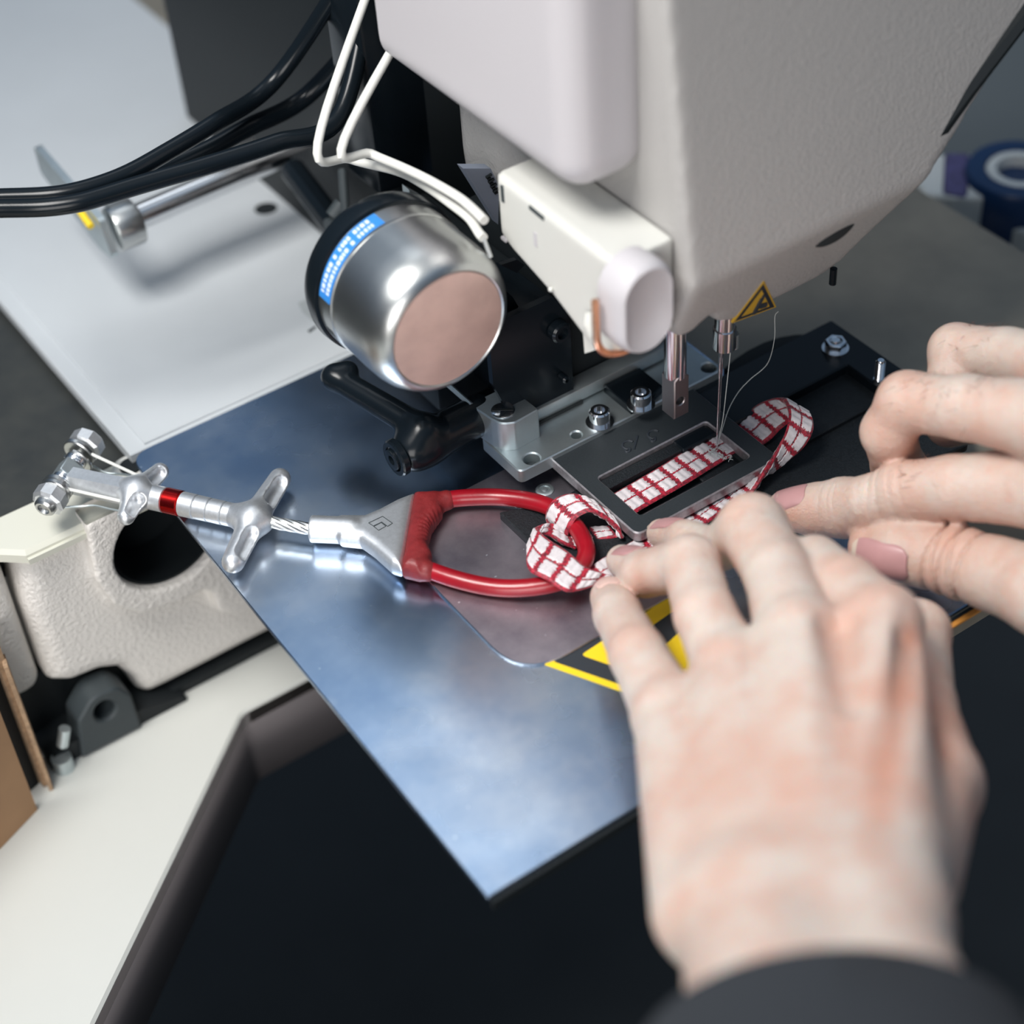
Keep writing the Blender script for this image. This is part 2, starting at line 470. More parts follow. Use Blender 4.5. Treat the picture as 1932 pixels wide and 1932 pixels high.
# white enamelled stand with the chamfered opening under the machine
base = thing('machine_stand', (-160, 0, -118), label='white enamelled machine stand with a chamfered dark opening, lower left', cat='machine stand')
hole = [(-91, 77.5), (-146, 30.3), (-256, -63), (-256, -420), (420, -420), (420, 77.5)]
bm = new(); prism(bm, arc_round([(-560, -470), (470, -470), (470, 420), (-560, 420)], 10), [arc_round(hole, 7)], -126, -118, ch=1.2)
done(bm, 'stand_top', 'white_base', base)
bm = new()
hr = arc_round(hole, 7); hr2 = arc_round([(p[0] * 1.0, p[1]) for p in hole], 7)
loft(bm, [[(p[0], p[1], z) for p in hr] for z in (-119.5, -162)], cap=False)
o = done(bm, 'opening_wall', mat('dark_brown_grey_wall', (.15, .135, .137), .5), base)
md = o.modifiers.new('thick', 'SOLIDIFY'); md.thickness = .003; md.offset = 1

# worktop
wt = thing('worktop', (190, 200, -40), label='dull olive steel worktop behind and beside the machine', cat='worktop')
bm = new(); prism(bm, [(1, 127), (75, 127), (75, -118), (270, -118), (270, 950), (1, 950)], [], -38, -10, ch=1)
done(bm, 'worktop_panel', 'olive', wt)

bn = thing('bench', (-300, 400, -40), label='dark speckled bench top left of the pale plate', cat='bench')
bm = new(); prism(bm, [(-620, 127), (0, 127), (0, 950), (-620, 950)], [], -38, -10, ch=1)
done(bm, 'bench_top', 'dark_top', bn)

# ================================================================== LOWER BED
mach = thing('sewing_machine', (60, 60, -112), label='cream industrial sewing machine with its head over the needle and cast bed at lower left', cat='sewing machine')
prof = [(-151, -10), (70, -10), (70, -112), (-111, -112.5), (-119.5, -112), (-123, -108), (-125, -98), (-128, -90.5), (-136, -86.5), (-148, -85), (-155.5, -80), (-155, -40)]
boss = [(-125.5, -5), (-128, -34), (-124, -50), (-115, -60), (-99.5, -63.5), (-88, -64), (-84.6, -67), (-83.5, -79), (-76, -86), (-60, -88), (-30, -88), (-30, -5)]
def bed(X):
    xz = (X[0], X[2])
    p = poly2d(X[0][:, :, :], X[2][:, :, :], prof)            # (nx,1,nz)
    f = smax(p, 103.5 - X[1], 9); f = smax(f, X[1] - 126, .5)
    b = poly2d(X[0], X[2], boss)
    f = smin(f, smax(smax(b, 97.2 - X[1], 1.4), X[1] - 110, 2), .9)
    h = np.sqrt((X[0] + 97) ** 2 + (X[2] + 31.5) ** 2) - 22.5
    f = smax(f, -h, 1.2)
    return f
sdf_obj('bed_casting', bed, (-160, 94, -118), (72, 129, -6), 1.2, 'casting', mach)
bm = new()
lathe(bm, (-97, 101.5, -31.5), (0, 1, 0), [(0, 22.6), (0, 21.3), (24, 20.9), (24, 0.1)], 48, cap=False)
done(bm, 'bore_liner', 'black_soft', mach)
# left column of the bed and the recess beside the hinge
bm = new(); box(bm, -196, -157, 108, 126, -84, -14)
done(bm, 'side_column', 'casting', mach, bevel=7, segs=4)
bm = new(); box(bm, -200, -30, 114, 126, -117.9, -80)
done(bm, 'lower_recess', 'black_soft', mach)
bm = new(); box(bm, -110, 60, 102, 113.8, -117.9, -113.6)
done(bm, 'base_dark_strip', 'black_soft', mach)  # dark strip along the bottom edge of the casting
# hinge foot
bm = new()
prism(bm, arc_round([(-155, -117.8), (-128, -117.8), (-128.5, -97), (-133, -89), (-144, -88), (-152, -97)], [0, 0, 5, 6, 8, 5]), [circle2(-140.6, -98.3, 4.6, ry=5.2)], 108, 95.5, axis='y', ch=1)
done(bm, 'hinge_foot', 'rubber', mach)
bm = new(); prism(bm, arc_round([(-168, -117.9), (-106, -117.9), (-106, -115), (-126, -110), (-158, -108), (-168, -112)], 3), [], 120, 97.5, axis='y')
done(bm, 'rubber_foot', 'black_soft', mach)
# ivory strip on the bed
bm = new(); prism(bm, [(-149.5, 101), (-178, 126.5), (-62, 126.5), (-62, 101)], [], -13.4, -8, ch=1.6)
box(bm, -149.4, -62, 99.6, 102, -13.3, -10.8)
done(bm, 'ivory_cover_strip', 'cream_strip', mach, smooth=20, label='ivory plastic strip')
bm = new(); lathe(bm, (-97.5, 117.5, -9), (0, 0, 1), [(0, 7.4), (3.0, 7.4), (3.4, 6.6), (3.4, 4.6), (-1, 4.2), (-1, .1)], 32)
done(bm, 'white_grommet', 'plastic', mach, label='white round grommet')
bm = new(); cyl(bm, (-97.5, 117.5, -8.5), (-97.5, 117.5, -4.9), 4.4)
done(bm, 'grommet_plug', 'black_soft', mach)

# cardboard box at the left edge
cb = thing('cardboard_box', (-215, 70, -118), label='torn brown cardboard box at the left edge on the white stand', cat='box')
def vert_panel(a, b, z0, z1, t, name, m_, wob=0):
    a = np.array(a, float); b = np.array(b, float); d = (b - a) / np.linalg.norm(b - a); n_ = np.array([-d[1], d[0]])
    bm = new(); N = 14; rings = []
    for i in range(N + 1):
        s_ = i / N; p = a + (b - a) * s_; wz = z1 + (random.uniform(-wob, wob) if wob else 0)
        rings.append([(p[0], p[1], z0), (p[0] + n_[0] * t, p[1] + n_[1] * t, z0), (p[0] + n_[0] * t, p[1] + n_[1] * t, wz), (p[0], p[1], wz)])
    loft(bm, rings); return done(bm, name, m_, cb, smooth=None)
A = PY(88, 1480, 84); 
vert_panel((-182, 85.5), (-270, 46), -117.8, -28, 3, 'front_panel', 'card', .8)
vert_panel((-175, 96), (-186, 92), -117.8, -34, 1, 'interior_shade', 'black_soft')  # black panel stands in for the shaded inside of the box
vert_panel((-171, 92), (-172.5, 106), -117.8, -34, 3, 'side_panel', 'card_edge', .8)
vert_panel((-171.5, 95), (-173.0, 88.6), -117.8, -44, 1.6, 'loose_flap', 'card_edge', 1.2)
bm = new(); cyl(bm, (-163, 96, -117.9), (-163, 96, -111), 4.2); cyl(bm, (-161, 95, -104), (-158, 95, -96), 2.4)
o = done(bm, 'stand_bolt', 'zinc'); tag(o, 'small bright bolt between cardboard box and dark hinge foot', 'bolt')

# ================================================================== PLATES
bp_ = thing('cover_plate', (-50, -20, -1.6), label='bluish steel cover plate with a rounded left corner, under the climbing cam', cat='plate')
bm = new(); prism(bm, arc_round([(-101, -133), (112, -133), (112, 117), (-97.5, 117)], [1, 2, 2, 9]), [], -1.7, 0, ch=.35)
done(bm, 'sheet', 'blue_tinted_steel', bp_, smooth=20)
bm = new(); box(bm, 20, 111, -136.2, -134.4, -3.4, -2.4)
done(bm, 'edge_strip', 'orange_edge', bp_, label='thin orange edge strip')
bm = new(); box(bm, -100, 111, -134.4, -133.2, -5.5, -1.8)
done(bm, 'edge_backing', 'black_soft', bp_)
# warning sticker on the plate beside the throat plate
stk = thing('warning_sticker', (0, -85, 0), label='yellow and black warning triangle sticker on the steel plate under the lower hand', cat='sticker')
ax_ = [P2(1057, 1246, .1), P2(1165, 1292, .1)]
d1 = np.array(ax_[1]) - np.array(ax_[0]); a0_ = np.array(ax_[0]) + np.array([0, 0])
tri = [tuple(a0_), (a0_[0] + 36, a0_[1] - 33), (a0_[0] + 62, a0_[1] - 1.5), (a0_[0] + 12, a0_[1] + .5)]
T0 = np.array(P2(1057, 1248, .1)); T1 = T0 + (np.array(P2(1165, 1292, .1)) - T0) * 2.6; T2 = T0 + np.array([64., 0.])
T1 = np.array([T1[0], T1[1]])
def shrink(ps, k):
    c = sum(np.array(p) for p in ps) / len(ps); return [tuple(c + (np.array(p) - c) * k) for p in ps]
tri = [(T0[0] - 6, T0[1] + 4), tuple(T1), (T0[0] + 74, T0[1] + 10)]
for nme, k_, z0, z1, m_ in (('yellow_border', 1, .02, .16, 'yellow'), ('black_triangle', .90, .16, .20, 'ink'), ('yellow_field', .64, .20, .24, 'yellow')):
    bm = new(); prism(bm, arc_round(shrink(tri, k_), 1.2), [], z0, z1); done(bm, nme, m_, stk, smooth=None)
bm = new(); prism(bm, arc_round([(T0[0] + 31, T0[1] - 16), (T0[0] + 46, T0[1] - 12), (T0[0] + 44, T0[1] - 5), (T0[0] + 34, T0[1] - 6)], 2), [], .24, .28); done(bm, 'black_hand_symbol', 'ink', stk, smooth=None)

# throat plate
tp = thing('throat_plate', (0, -25, 0), label='worn grey steel throat plate with rounded corner under the red loop', cat='plate')
bm = new(); prism(bm, arc_round([(-43.7, -69.5), (60, -69.5), (60, 20), (-43.7, 20)], [19, 2, 2, 2], 12), [], 0.02, 1.1, ch=.3)
o = done(bm, 'sheet', 'grey_steel', tp, smooth=20)
o.data.materials.append(M['chrome'])
for p in o.data.polygons:
    if abs(p.normal.z) < .93: p.material_index = 1
q = P(1028, 925, 1.1)
bm = new(); lathe(bm, (q[0], q[1], 1.1), (0, 0, 1), [(0, 3.4), (.4, 3.4), (.7, 2.8), (.7, 2.0), (.35, 1.9), (.35, 1.2), (.8, .9), (.9, .1)], 28)
done(bm, 'rivet', 'zinc', tp)

# pale plate on the left with a rim
lp = thing('side_plate', (-20, 250, -3), label='pale grey-blue painted flat plate, upper left, with a small black hole', cat='plate')
wh = P(502, 392, 0)
bm = new(); prism(bm, [(-96.5, 118.2), (70, 118.2), (70, 620), (-96.5, 620)], [], -6, -1.0, ch=.4)
done(bm, 'rim', 'light_plate', lp)
bm = new(); prism(bm, [(-89.3, 120.2), (70, 120.2), (70, 618), (-89.3, 618)], [circle2(wh[0], wh[1], 5.2)], -.9, .0, ch=.3)
done(bm, 'panel', 'light_plate', lp)
bm = new(); cyl(bm, (wh[0], wh[1], -.95), (wh[0], wh[1], -.5), 5.1); done(bm, 'hole_bottom', 'hole', lp, label='black hole')
tp_ = [P2(*a, .1) for a in ((562, 572), (588, 560), (607, 568), (604, 600), (590, 606), (571, 590))]
bm = new(); prism(bm, tp_, [], .02, .2); o = done(bm, 'tape_scrap', 'tape', smooth=None); tag(o, 'torn grey scrap of tape on the pale plate beside the silver cylinder', 'tape')
bm = new(); prism(bm, [P2(*a, .1) for a in ((580, 624), (596, 614), (597, 618), (584, 628))], [], .02, .12); o = done(bm, 'residue_mark', 'rubber', smooth=None); tag(o, 'small dark glue mark on the pale plate below the tape scrap', 'mark')

# ================================================================== FEED PLATE, CLAMP FRAME
fp = thing('feed_plate', (100, -40, 1), label='black textured feed plate with raised rim beyond the webbing', cat='plate')
q = P(1003, 1025, 2.4)
bm = new(); prism(bm, arc_round([(-6.1, -40), (14, -62), (150, -78), (162, -60), (158, -2), (30, 14), (24, 14), (24, -8), P2(1045, 948, 4.2), (-6.1, -.6)], [1, 2, 3, 3, 3, 1, .2, .2, .2, 1]), [], 1.15, 4.2, ch=.5)
done(bm, 'base_sheet', 'black_text', fp)
bm = new(); prism(bm, [(60, -41.8), (143, -41.8), (143, -4), (60, -4)], [], 4.2, 6.2, ch=.4)
done(bm, 'raised_panel', 'black_text', fp)
bm = new(); prism(bm, arc_round([(62, 3.5), (62, -21.5), (141.5, -21.5), (141.5, -40), (156, -40), (156, 3.5)], [1, 1, .5, 1, 1.5, 1.5]), [], 6.2, 10.5, ch=.6)
done(bm, 'raised_rim', 'black', fp)
bm = new(); prism(bm, [P2(*a, 5) for a in ((1562, 629), (1530, 629), (1500, 630), (1470, 635), (1440, 645), (1410, 660), (1385, 677), (1365, 695), (1400, 730), (1540, 660))], [], 1.2, 5, ch=.5)
done(bm, 'rear_lobe', 'black_soft', fp)
# hex nut with washer on the rim
def hexnut(bm, x, y, z, r, h, rin):
    hx = [(x + r * math.cos(a), y + r * math.sin(a)) for a in np.linspace(.2, 2 * math.pi + .2, 7)[:-1]]
    prism(bm, arc_round(hx, .6, 2), [circle2(x, y, rin, 18)], z, z + h, ch=.35)
    lathe(bm, (x, y, z), (0, 0, 1), [(h - .8, rin), (h - .8, rin * .92), (h + .4, rin * .7), (h + .4, .1)], 18, cap=False)
q = P(1577, 645, 14)
bm = new(); hexnut(bm, q[0], q[1], 11.2, 4.3, 3.4, 2.3)
lathe(bm, (q[0], q[1], 10.5), (0, 0, 1), [(0, 5.2), (.8, 5.2), (.8, .1)], 28, cap=False)
o = done(bm, 'hex_nut', 'chrome'); tag(o, 'bright hexagonal nut on the far corner of the black rim', 'nut')
q = P(1658, 722, 10.5)
bm = new(); pr = [(0, 2.2), (2, 2.2), (2, 1.6)]
for i in range(9): pr += [(2.2 + i * .9, 1.5), (2.6 + i * .9, 1.95), (3.0 + i * .9, 1.5)]
pr += [(10.8, 1.2), (10.8, .1)]
lathe(bm, (q[0], q[1], 10.5), (0, 0, 1), pr, 22, cap=False)
o = done(bm, 'threaded_stud', 'chrome'); tag(o, 'upright threaded stud beside the upper hand', 'bolt')

def side_split(o, side, zmin=None):
    """give the vertical faces of a plate their own bare-metal material"""
    me = o.data; me.materials.append(M[side])
    for p in me.polygons:
        if abs(p.normal.z) < .93: p.material_index = 1
cf = thing('webbing_clamp', (50, -30, 8), label='dark gunmetal clamp frame with a long slot around the webbing', cat='clamp')
slot = arc_round([(27.7, -40.3), (77.6, -40.3), (77.6, -15.2), (27.7, -15.2)], 1.6)
bm = new(); prism(bm, arc_round([(20.6, -47.6), (85.6, -47.6), (86, 3), (20.6, 3)], [3.4, 1.2, .5, .5]), [slot], 8.0, 12.0, ch=.45)
o = done(bm, 'frame', 'clamp', cf, smooth=20); side_split(o, 'bright_side')
bm = new(); prism(bm, [(28.2, -40.1), (77.3, -40.1), (77.3, -38.2), (28.2, -38.2)], [], 6.3, 9.8, ch=.3)
prism(bm, [(28.0, -20.6), (77.4, -20.2), (77.4, -15.4), (28.0, -15.4)], [], 6.3, 10.0, ch=.3)
done(bm, 'inner_ledge', 'black_text', cf)
bm = new(); prism(bm, [(26, -46), (80, -46), (80, 2), (26, 2)], [[(29, -39.8), (76, -39.8), (76, -16), (29, -16)]], 6.3, 8)
done(bm, 'lower_jaw', 'black_soft', cf)
# hand-written 3/3, upside down as seen from here
def stroke(pts, r=.34, z=12.05, name='handwritten_mark', parent=None, m_='ink'):
    bm = new(); tube(bm, [(p[0], p[1], z) for p in catmull([(a, b, 0) for a, b in pts], 6)], r, 8)
    o = done(bm, name, m_, parent); o.scale = (1, 1, 1); return o
def three(px, py, s_=1.):
    return [P2(px + a * s_, py + b * s_, 12.05) for a, b in ((10, -8), (2, -10), (-8, -6), (-9, 1), (-2, 6), (4, 4), (4, 9), (-2, 11), (-4, 8))]
for pts in (three(1184, 842, 1.0), [P2(1196, 848, 12.05), P2(1203, 823, 12.05)], three(1232, 822, 1.0)):
    stroke(pts, parent=cf, r=.5)

# ================================================================== SLIDE BAR, SCREWS, CLAMP BLOCK
sb = thing('slide_bar', (50, 12, 8), label='zinc plated slide bar with two cap screws behind the clamp frame', cat='bracket')
def circ(px, py, z, r): q = P(px, py, z); return circle2(q[0], q[1], r)
bm = new(); prism(bm, arc_round([(6.3, 2.6), (100, 2.6), (100, 28.5), (6.3, 28.5)], [2.6, 1, 1, 3]), [circ(1003, 865, 14, 3.1), circ(1087, 820, 14, 2.0), circ(1337, 693, 14, 3.0)], 8.4, 14, ch=.5)
done(bm, 'bar', 'zinc', sb, smooth=20)
bm = new(); box(bm, 27, 96, 20.4, 28.4, 14.9, 20.5); done(bm, 'back_flange', 'zinc', sb, bevel=.5)
bm = new(); box(bm, 24, 47, 19.6, 28, 14.02, 15.2); done(bm, 'flange_slot', 'hole', sb)
for (px, py) in ((1003, 865), (1087, 820), (1337, 693)):
    q = P(px, py, 14)
    bm = new(); cyl(bm, (q[0], q[1], 8.6), (q[0], q[1], 9.6), 2.9); done(bm, 'screw_hole', 'rubber', sb)
def capscrew(name, x, y, z, r, h, parent, m_='chrome'):
    bm = new()
    lathe(bm, (x, y, z), (0, 0, 1), [(0, r * 1.35), (.7, r * 1.35), (.7, r), (h - .6, r), (h, r - .6), (h, r * .55), (h - 2.4, r * .5), (h - 2.4, .1)], 30)
    return done(bm, name, m_, parent)
q = P(1131, 778, 19); capscrew('cap_screw', q[0], q[1], 14, 3.9, 6.2, sb)
bm = new(); prism(bm, [(57, 3.2), (66, 3.2), (74, 6), (74, 20), (57, 20)], [], 14.05, 17.5, ch=.4); done(bm, 'black_saddle', 'black', sb)
q = P(1209, 742, 23); capscrew('cap_screw', q[0], q[1], 17.5, 3.9, 6.2, sb)

blk = thing('clamp_block', (18, 35, 14), label='shiny zinc clamp block with slotted screw beside the black lever', cat='bracket')
pts = [P2(*a, 27) for a in ((884, 762), (958, 726), (1017, 772), (972, 797), (946, 800), (926, 790))]
bm = new(); prism(bm, arc_round(pts, [1, 1, 1, 2.5, 6, 5]), [], 14.05, 27, ch=.5); done(bm, 'block', 'zinc', blk, smooth=30)
q = P(949, 775, 27)
bm = new(); lathe(bm, (q[0], q[1], 27), (0, 0, 1), [(0, 4.4), (.3, 4.4), (.5, 4.0), (.5, .1)], 32, cap=False); done(bm, 'slotted_screw', 'chrome', blk)
bm = new(); dd = ray(1, 0) - ray(0, 0); d_ = np.array([.80, -.60]); n_ = np.array([.6, .8])
c_ = np.array(q[:2]); prism(bm, [tuple(c_ - d_ * 3.7 - n_ * .45), tuple(c_ + d_ * 3.7 - n_ * .45), tuple(c_ + d_ * 3.7 + n_ * .45), tuple(c_ - d_ * 3.7 + n_ * .45)], [], 27.5, 27.62); done(bm, 'screw_slot', 'hole', blk)
# thin steel blade leading back from the block
bm = new(); a_, b_ = P(848, 728, 27), P(890, 765, 27); tube(bm, [a_ + (a_ - b_) * 1.5, b_], 1.0, 8)
done(bm, 'feeler_strip', 'zinc', blk)

# clamp lever
lv = thing('clamp_lever', (-15, 50, 12), label='black plastic clamping lever reaching left over the blue plate', cat='lever')
zt = 22
def lever(X):
    a = P(632, 712, 30); b = P(800, 812, 26); h0 = P(782, 846, 20); h1 = P(905, 782, 20)
    t0 = P(655, 702, 31)
    f = cone(X, a, b, 4.6, 5.2)
    f = smin(f, cone(X, a, t0, 4.6, 4.4), 3)
    f = smin(f, cone(X, b, P(800, 835, 20), 5.2, 8), 5)
    f = smin(f, cone(X, h0, h1, 8.6, 7.6), 4)
    return f
lo = np.minimum.reduce([P(632, 712, 30), P(782, 846, 20), P(905, 782, 20)]) - 14; hi = np.maximum.reduce([P(632, 712, 30), P(782, 846, 20), P(905, 782, 20), P(655, 702, 31)]) + 14
sdf_obj('lever_body', lever, lo, hi, .8, 'black', lv)
h0 = P(782, 846, 20); h1 = P(905, 782, 20); dx = (h0 - h1) / np.linalg.norm(h0 - h1)
bm = new(); lathe(bm, h0 + dx * 6.5, dx, [(0, 7.2), (2.2, 7.2), (2.8, 6.6), (2.8, 4.9), (1.8, 4.7), (1.8, 4.3), (3.4, 4.1), (3.6, 3.6), (3.6, 1.9), (2, 1.8), (2, .1)], 36, cap=False)
done(bm, 'hub_screw', 'black', lv)
bm = new(); cyl(bm, h1 - dx * 2, h1 - dx * 14, 4.2); done(bm, 'lever_shaft', 'black_soft', lv)

# black bracket and housings behind the needle
bk = thing('clamp_arm_bracket', (45, 60, 14), label='glossy black bracket and clamp arm housings behind the clamp bar', cat='bracket')
bm = new(); prism(bm, arc_round([(20, 12), (41, 17), (44.5, 19), (44.5, 60), (38, 66), (10, 66), (10, 40)], [1, 1, 1.2, 5, 3, 1, 2]), [], 22, 25, axis='y', ch=.4)
done(bm, 'bracket_plate', 'black', bk)
for (px, py, r) in ((1052, 622, 4.2), (1060, 710, 1.5)):
    q = PY(px, py, 21)
    bm = new(); lathe(bm, q, (0, -1, 0), [(-.5, r), (2.6, r), (3.4, r - .8), (3.4, r * .55), (1.8, r * .5), (1.8, .1)], 26, cap=False)
    done(bm, 'button_screw', 'black', bk)
bm = new(); box(bm, 24, 42, 26, 60, 14.2, 60); done(bm, 'arm_housing', 'black', bk, bevel=1)
bm = new(); box(bm, 46, 100, 29, 90, 14, 70); done(bm, 'rear_housing', 'black_soft', bk, bevel=2)
bm = new(); box(bm, 8, 46, 60, 120, 3, 58); done(bm, 'rear_block', 'black_soft', bk, bevel=2)
q0, q1, q2, q3 = [PY(*a, 40) for a in ((949, 657), (962, 650), (966, 712), (952, 700))]
bm = new(); prism(bm, [(p[0], p[2]) for p in (q0, q1, q2, q3)], [], 40, 42, axis='y'); done(bm, 'zinc_tongue', 'zinc', bk)
for pts_ in (((950, 545), (967, 560), (985, 590), (960, 605)), ((945, 500), (975, 490), (990, 500), (975, 515))):
    qq = [PY(*a, 32) for a in pts_]
    bm = new(); prism(bm, [(p[0], p[2]) for p in qq], [], 32, 34, axis='y'); done(bm, 'steel_lug', 'black', bk)

# ================================================================== MACHINE HEAD
hprof = [(46.5, 240), (46.5, 93), (47.5, 84), (50, 79), (53.5, 79), (56.5, 83), (61, 85), (65, 82), (68, 76), (73, 73.2), (86, 72.6), (111, 73), (119, 76), (129.5, 89), (146, 105.5), (170, 128), (205, 160), (250, 200), (250, 240)]
def head(X):
    p = poly2d(X[0], X[2], hprof) - 2.6
    y1 = -47.5 + .42 * (104 - X[2]); y2 = -47.5 + .14 * (X[2] - 104)
    f = smax(p, smax(y1 - X[1], y2 - X[1] + 0 * X[0], 1.2), 3.4)
    f = smax(f, .345 * (X[0] - 106) - .679 * (X[1] + 47.5) - .648 * (X[2] - 101.5) - 16, 3)
    return smax(f, X[1] - 88, 4)
sdf_obj('head_casting', head, (40, -54, 66), (256, 92, 236), 1.8, 'head', mach)
q = PY(1574, 434, -43.5)
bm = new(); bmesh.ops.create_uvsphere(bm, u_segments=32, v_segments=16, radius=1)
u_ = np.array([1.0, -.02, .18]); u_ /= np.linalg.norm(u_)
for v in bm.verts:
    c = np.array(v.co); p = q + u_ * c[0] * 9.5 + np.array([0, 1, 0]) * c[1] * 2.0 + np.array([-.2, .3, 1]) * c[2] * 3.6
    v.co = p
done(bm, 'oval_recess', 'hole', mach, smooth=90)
q = PY(1572, 520, -34); bm = new(); cyl(bm, q + [0, 0, 3], q - [0, 0, 3.5], 1.3); done(bm, 'small_screw', 'black', mach)
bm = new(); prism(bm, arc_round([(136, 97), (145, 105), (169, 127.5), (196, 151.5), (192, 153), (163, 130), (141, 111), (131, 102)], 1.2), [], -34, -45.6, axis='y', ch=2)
done(bm, 'underside_shade', 'black_soft', mach)  # black strip stands in for the unlit shade under the head's right bevel
# warning sticker on the head
tri = [PY(*a, -38.6) for a in ((1383, 607), (1440, 532), (1462, 578))]
def on_head(p):   # lay the sticker on the lower bevel
    y = -47.5 + .42 * (104 - p[2]); return np.array([p[0], y, p[2]])
def bevel_pt(px, py):
    p = PY(px, py, -40.)
    for _ in range(6): p = PY(px, py, -47.5 + .42 * (104 - p[2]))
    return p
tri = [bevel_pt(*a) for a in ((1383, 607), (1440, 532), (1462, 578))]
hs = thing('needle_warning_sticker', tri[0], label='small yellow and black triangular warning sticker on the machine head', cat='sticker')
cen = sum(tri) / 3; nrm = np.array([0, -1, -.42]); nrm /= np.linalg.norm(nrm)
for nme, k_, h_, m_ in (('yellow_border', 1.06, .25, 'amber'), ('black_triangle', .93, .36, 'ink'), ('yellow_field', .66, .46, 'amber')):
    bm = new(); a = [cen + (t_ - cen) * k_ - nrm * .6 for t_ in tri]; b = [cen + (t_ - cen) * k_ + nrm * h_ for t_ in tri]
    loft(bm, [a, b]); done(bm, nme, m_, hs, smooth=None)
for (a, b, r) in (((1421, 588), (1436, 560), 1.0), ((1432, 575), (1442, 572), 1.3), ((1436, 562), (1441, 553), .8), ((1420, 590), (1413, 591), .5)):
    bm = new(); tube(bm, [bevel_pt(*a) + nrm * .3, bevel_pt(*b) + nrm * .3], r, 8); done(bm, 'hand_symbol', 'ink', hs)

# side unit with rounded front cap
su = thing('side_unit', (33, -5, 80), label='cream plastic thread unit with rounded grey front cap left of the head', cat='machine part')
def sunit(X):
    pr = [(27, 122), (27, 98), (20, 94.5), (-3.4, 88.5), (-24, 80), (-33, 80), (-39, 86), (-39, 121)]
    p = poly2d(X[1], X[2], pr)
    return smax(smax(p, 20.3 - X[0], 3.2), X[0] - 43.4, .6)
sdf_obj('unit_housing', sunit, (16, -44, 76), (50, 32, 126), .9, 'plastic', su)
cc = PY(1210, 575, -44)
def stad(cx, cz, rx, rz, y, n=18):
    r = rx; hz = max(rz - rx, 0); pts = []
    for a in np.linspace(0, math.pi, n): pts.append((cx + r * math.cos(a), y, cz + hz + r * math.sin(a)))
    for a in np.linspace(math.pi, 2 * math.pi, n): pts.append((cx + r * math.cos(a), y, cz - hz + r * math.sin(a)))
    return pts
bm = new(); loft(bm, [stad(cc[0], cc[2], rx, rz, y) for rx, rz, y in ((11.0, 17.0, -36), (11.0, 17.0, -43.5), (10.6, 16.6, -46.0), (9.9, 15.9, -47.6), (9.2, 15.2, -48.1), (9.0, 15.0, -47.9))])
done(bm, 'front_cap', 'plastic_grey', su, smooth=50)
bm = new(); tube(bm, [np.array(p) + [-2.6, 1.5, -2.2] for p in stad(cc[0], cc[2], 11.2, 18.2, -40)[17:32]], 1.3, 10)
done(bm, 'copper_hoop', mat('copper_hoop', (.80, .42, .26), .25, metal=1), su)
def face_slot(px, py, w_, h_, name='vent_slot', ang=0, m_='rubber', x=20.2):
    q = PX(px, py, x); ca, sa = math.cos(ang), math.sin(ang)
    pl = [(q[1] + a * ca - b * sa, q[2] + a * sa + b * ca) for a, b in ((-w_, -h_), (w_, -h_), (w_, h_), (-w_, h_))]
    bm = new(); prism(bm, arc_round(pl, .4, 3), [], x + 1.2, x - .08, axis='x'); return done(bm, name, m_, su)
face_slot(948, 366, .9, 3.3); face_slot(1012, 402, 4.2, .8, ang=.05); face_slot(1010, 452, .9, 2.8, m_='plastic_grey'); face_slot(950, 452, 1.6, .6, m_='plastic_grey')
for (px, py, r, m_) in ((1039, 546, .9, 'plastic'), (1125, 596, 1.5, 'chrome'), (1248, 489, 1.5, 'chrome')):
    q = PX(px, py, 19.5 if px < 1200 else 40); bm = new(); bmesh.ops.create_uvsphere(bm, u_segments=16, v_segments=10, radius=r)
    bmesh.ops.translate(bm, vec=tuple(q), verts=bm.verts); done(bm, 'rivet', m_, su, smooth=90)
for i, (px, py) in enumerate(((1213, 446), (1223, 452), (1233, 459))):
    q = PX(px, py, 40); bm = new(); cyl(bm, q - [0, 0, 5], q + [0, 0, 1.0], 1.7); done(bm, 'ribbed_knob', 'plastic', su, bevel=.3)
bm = new(); a = [PX(*p, 24) for p in ((1098, 600), (1140, 622), (1140, 655), (1103, 667))]
loft(bm, [a, [p + [3, 0, 0] for p in a]]); done(bm, 'lower_tab', 'plastic', su, smooth=None)
bm = new(); a, b = PX(1120, 625, 19), PX(1112, 590, 19); tube(bm, [a, (a + b) / 2 + [-1, 0, 0], b], [2.6, 2.2, 1.4], 12); done(bm, 'snap_hook', 'plastic', su)

# rounded motor cover above the unit
def ucov(X): return rbox(X, (34, 40, 175), (16, 62, 40), 11)

sdf_obj('motor_cover', ucov, (-4, -50, 122), (54, 92, 216), 1.8, 'plastic_grey', mach)

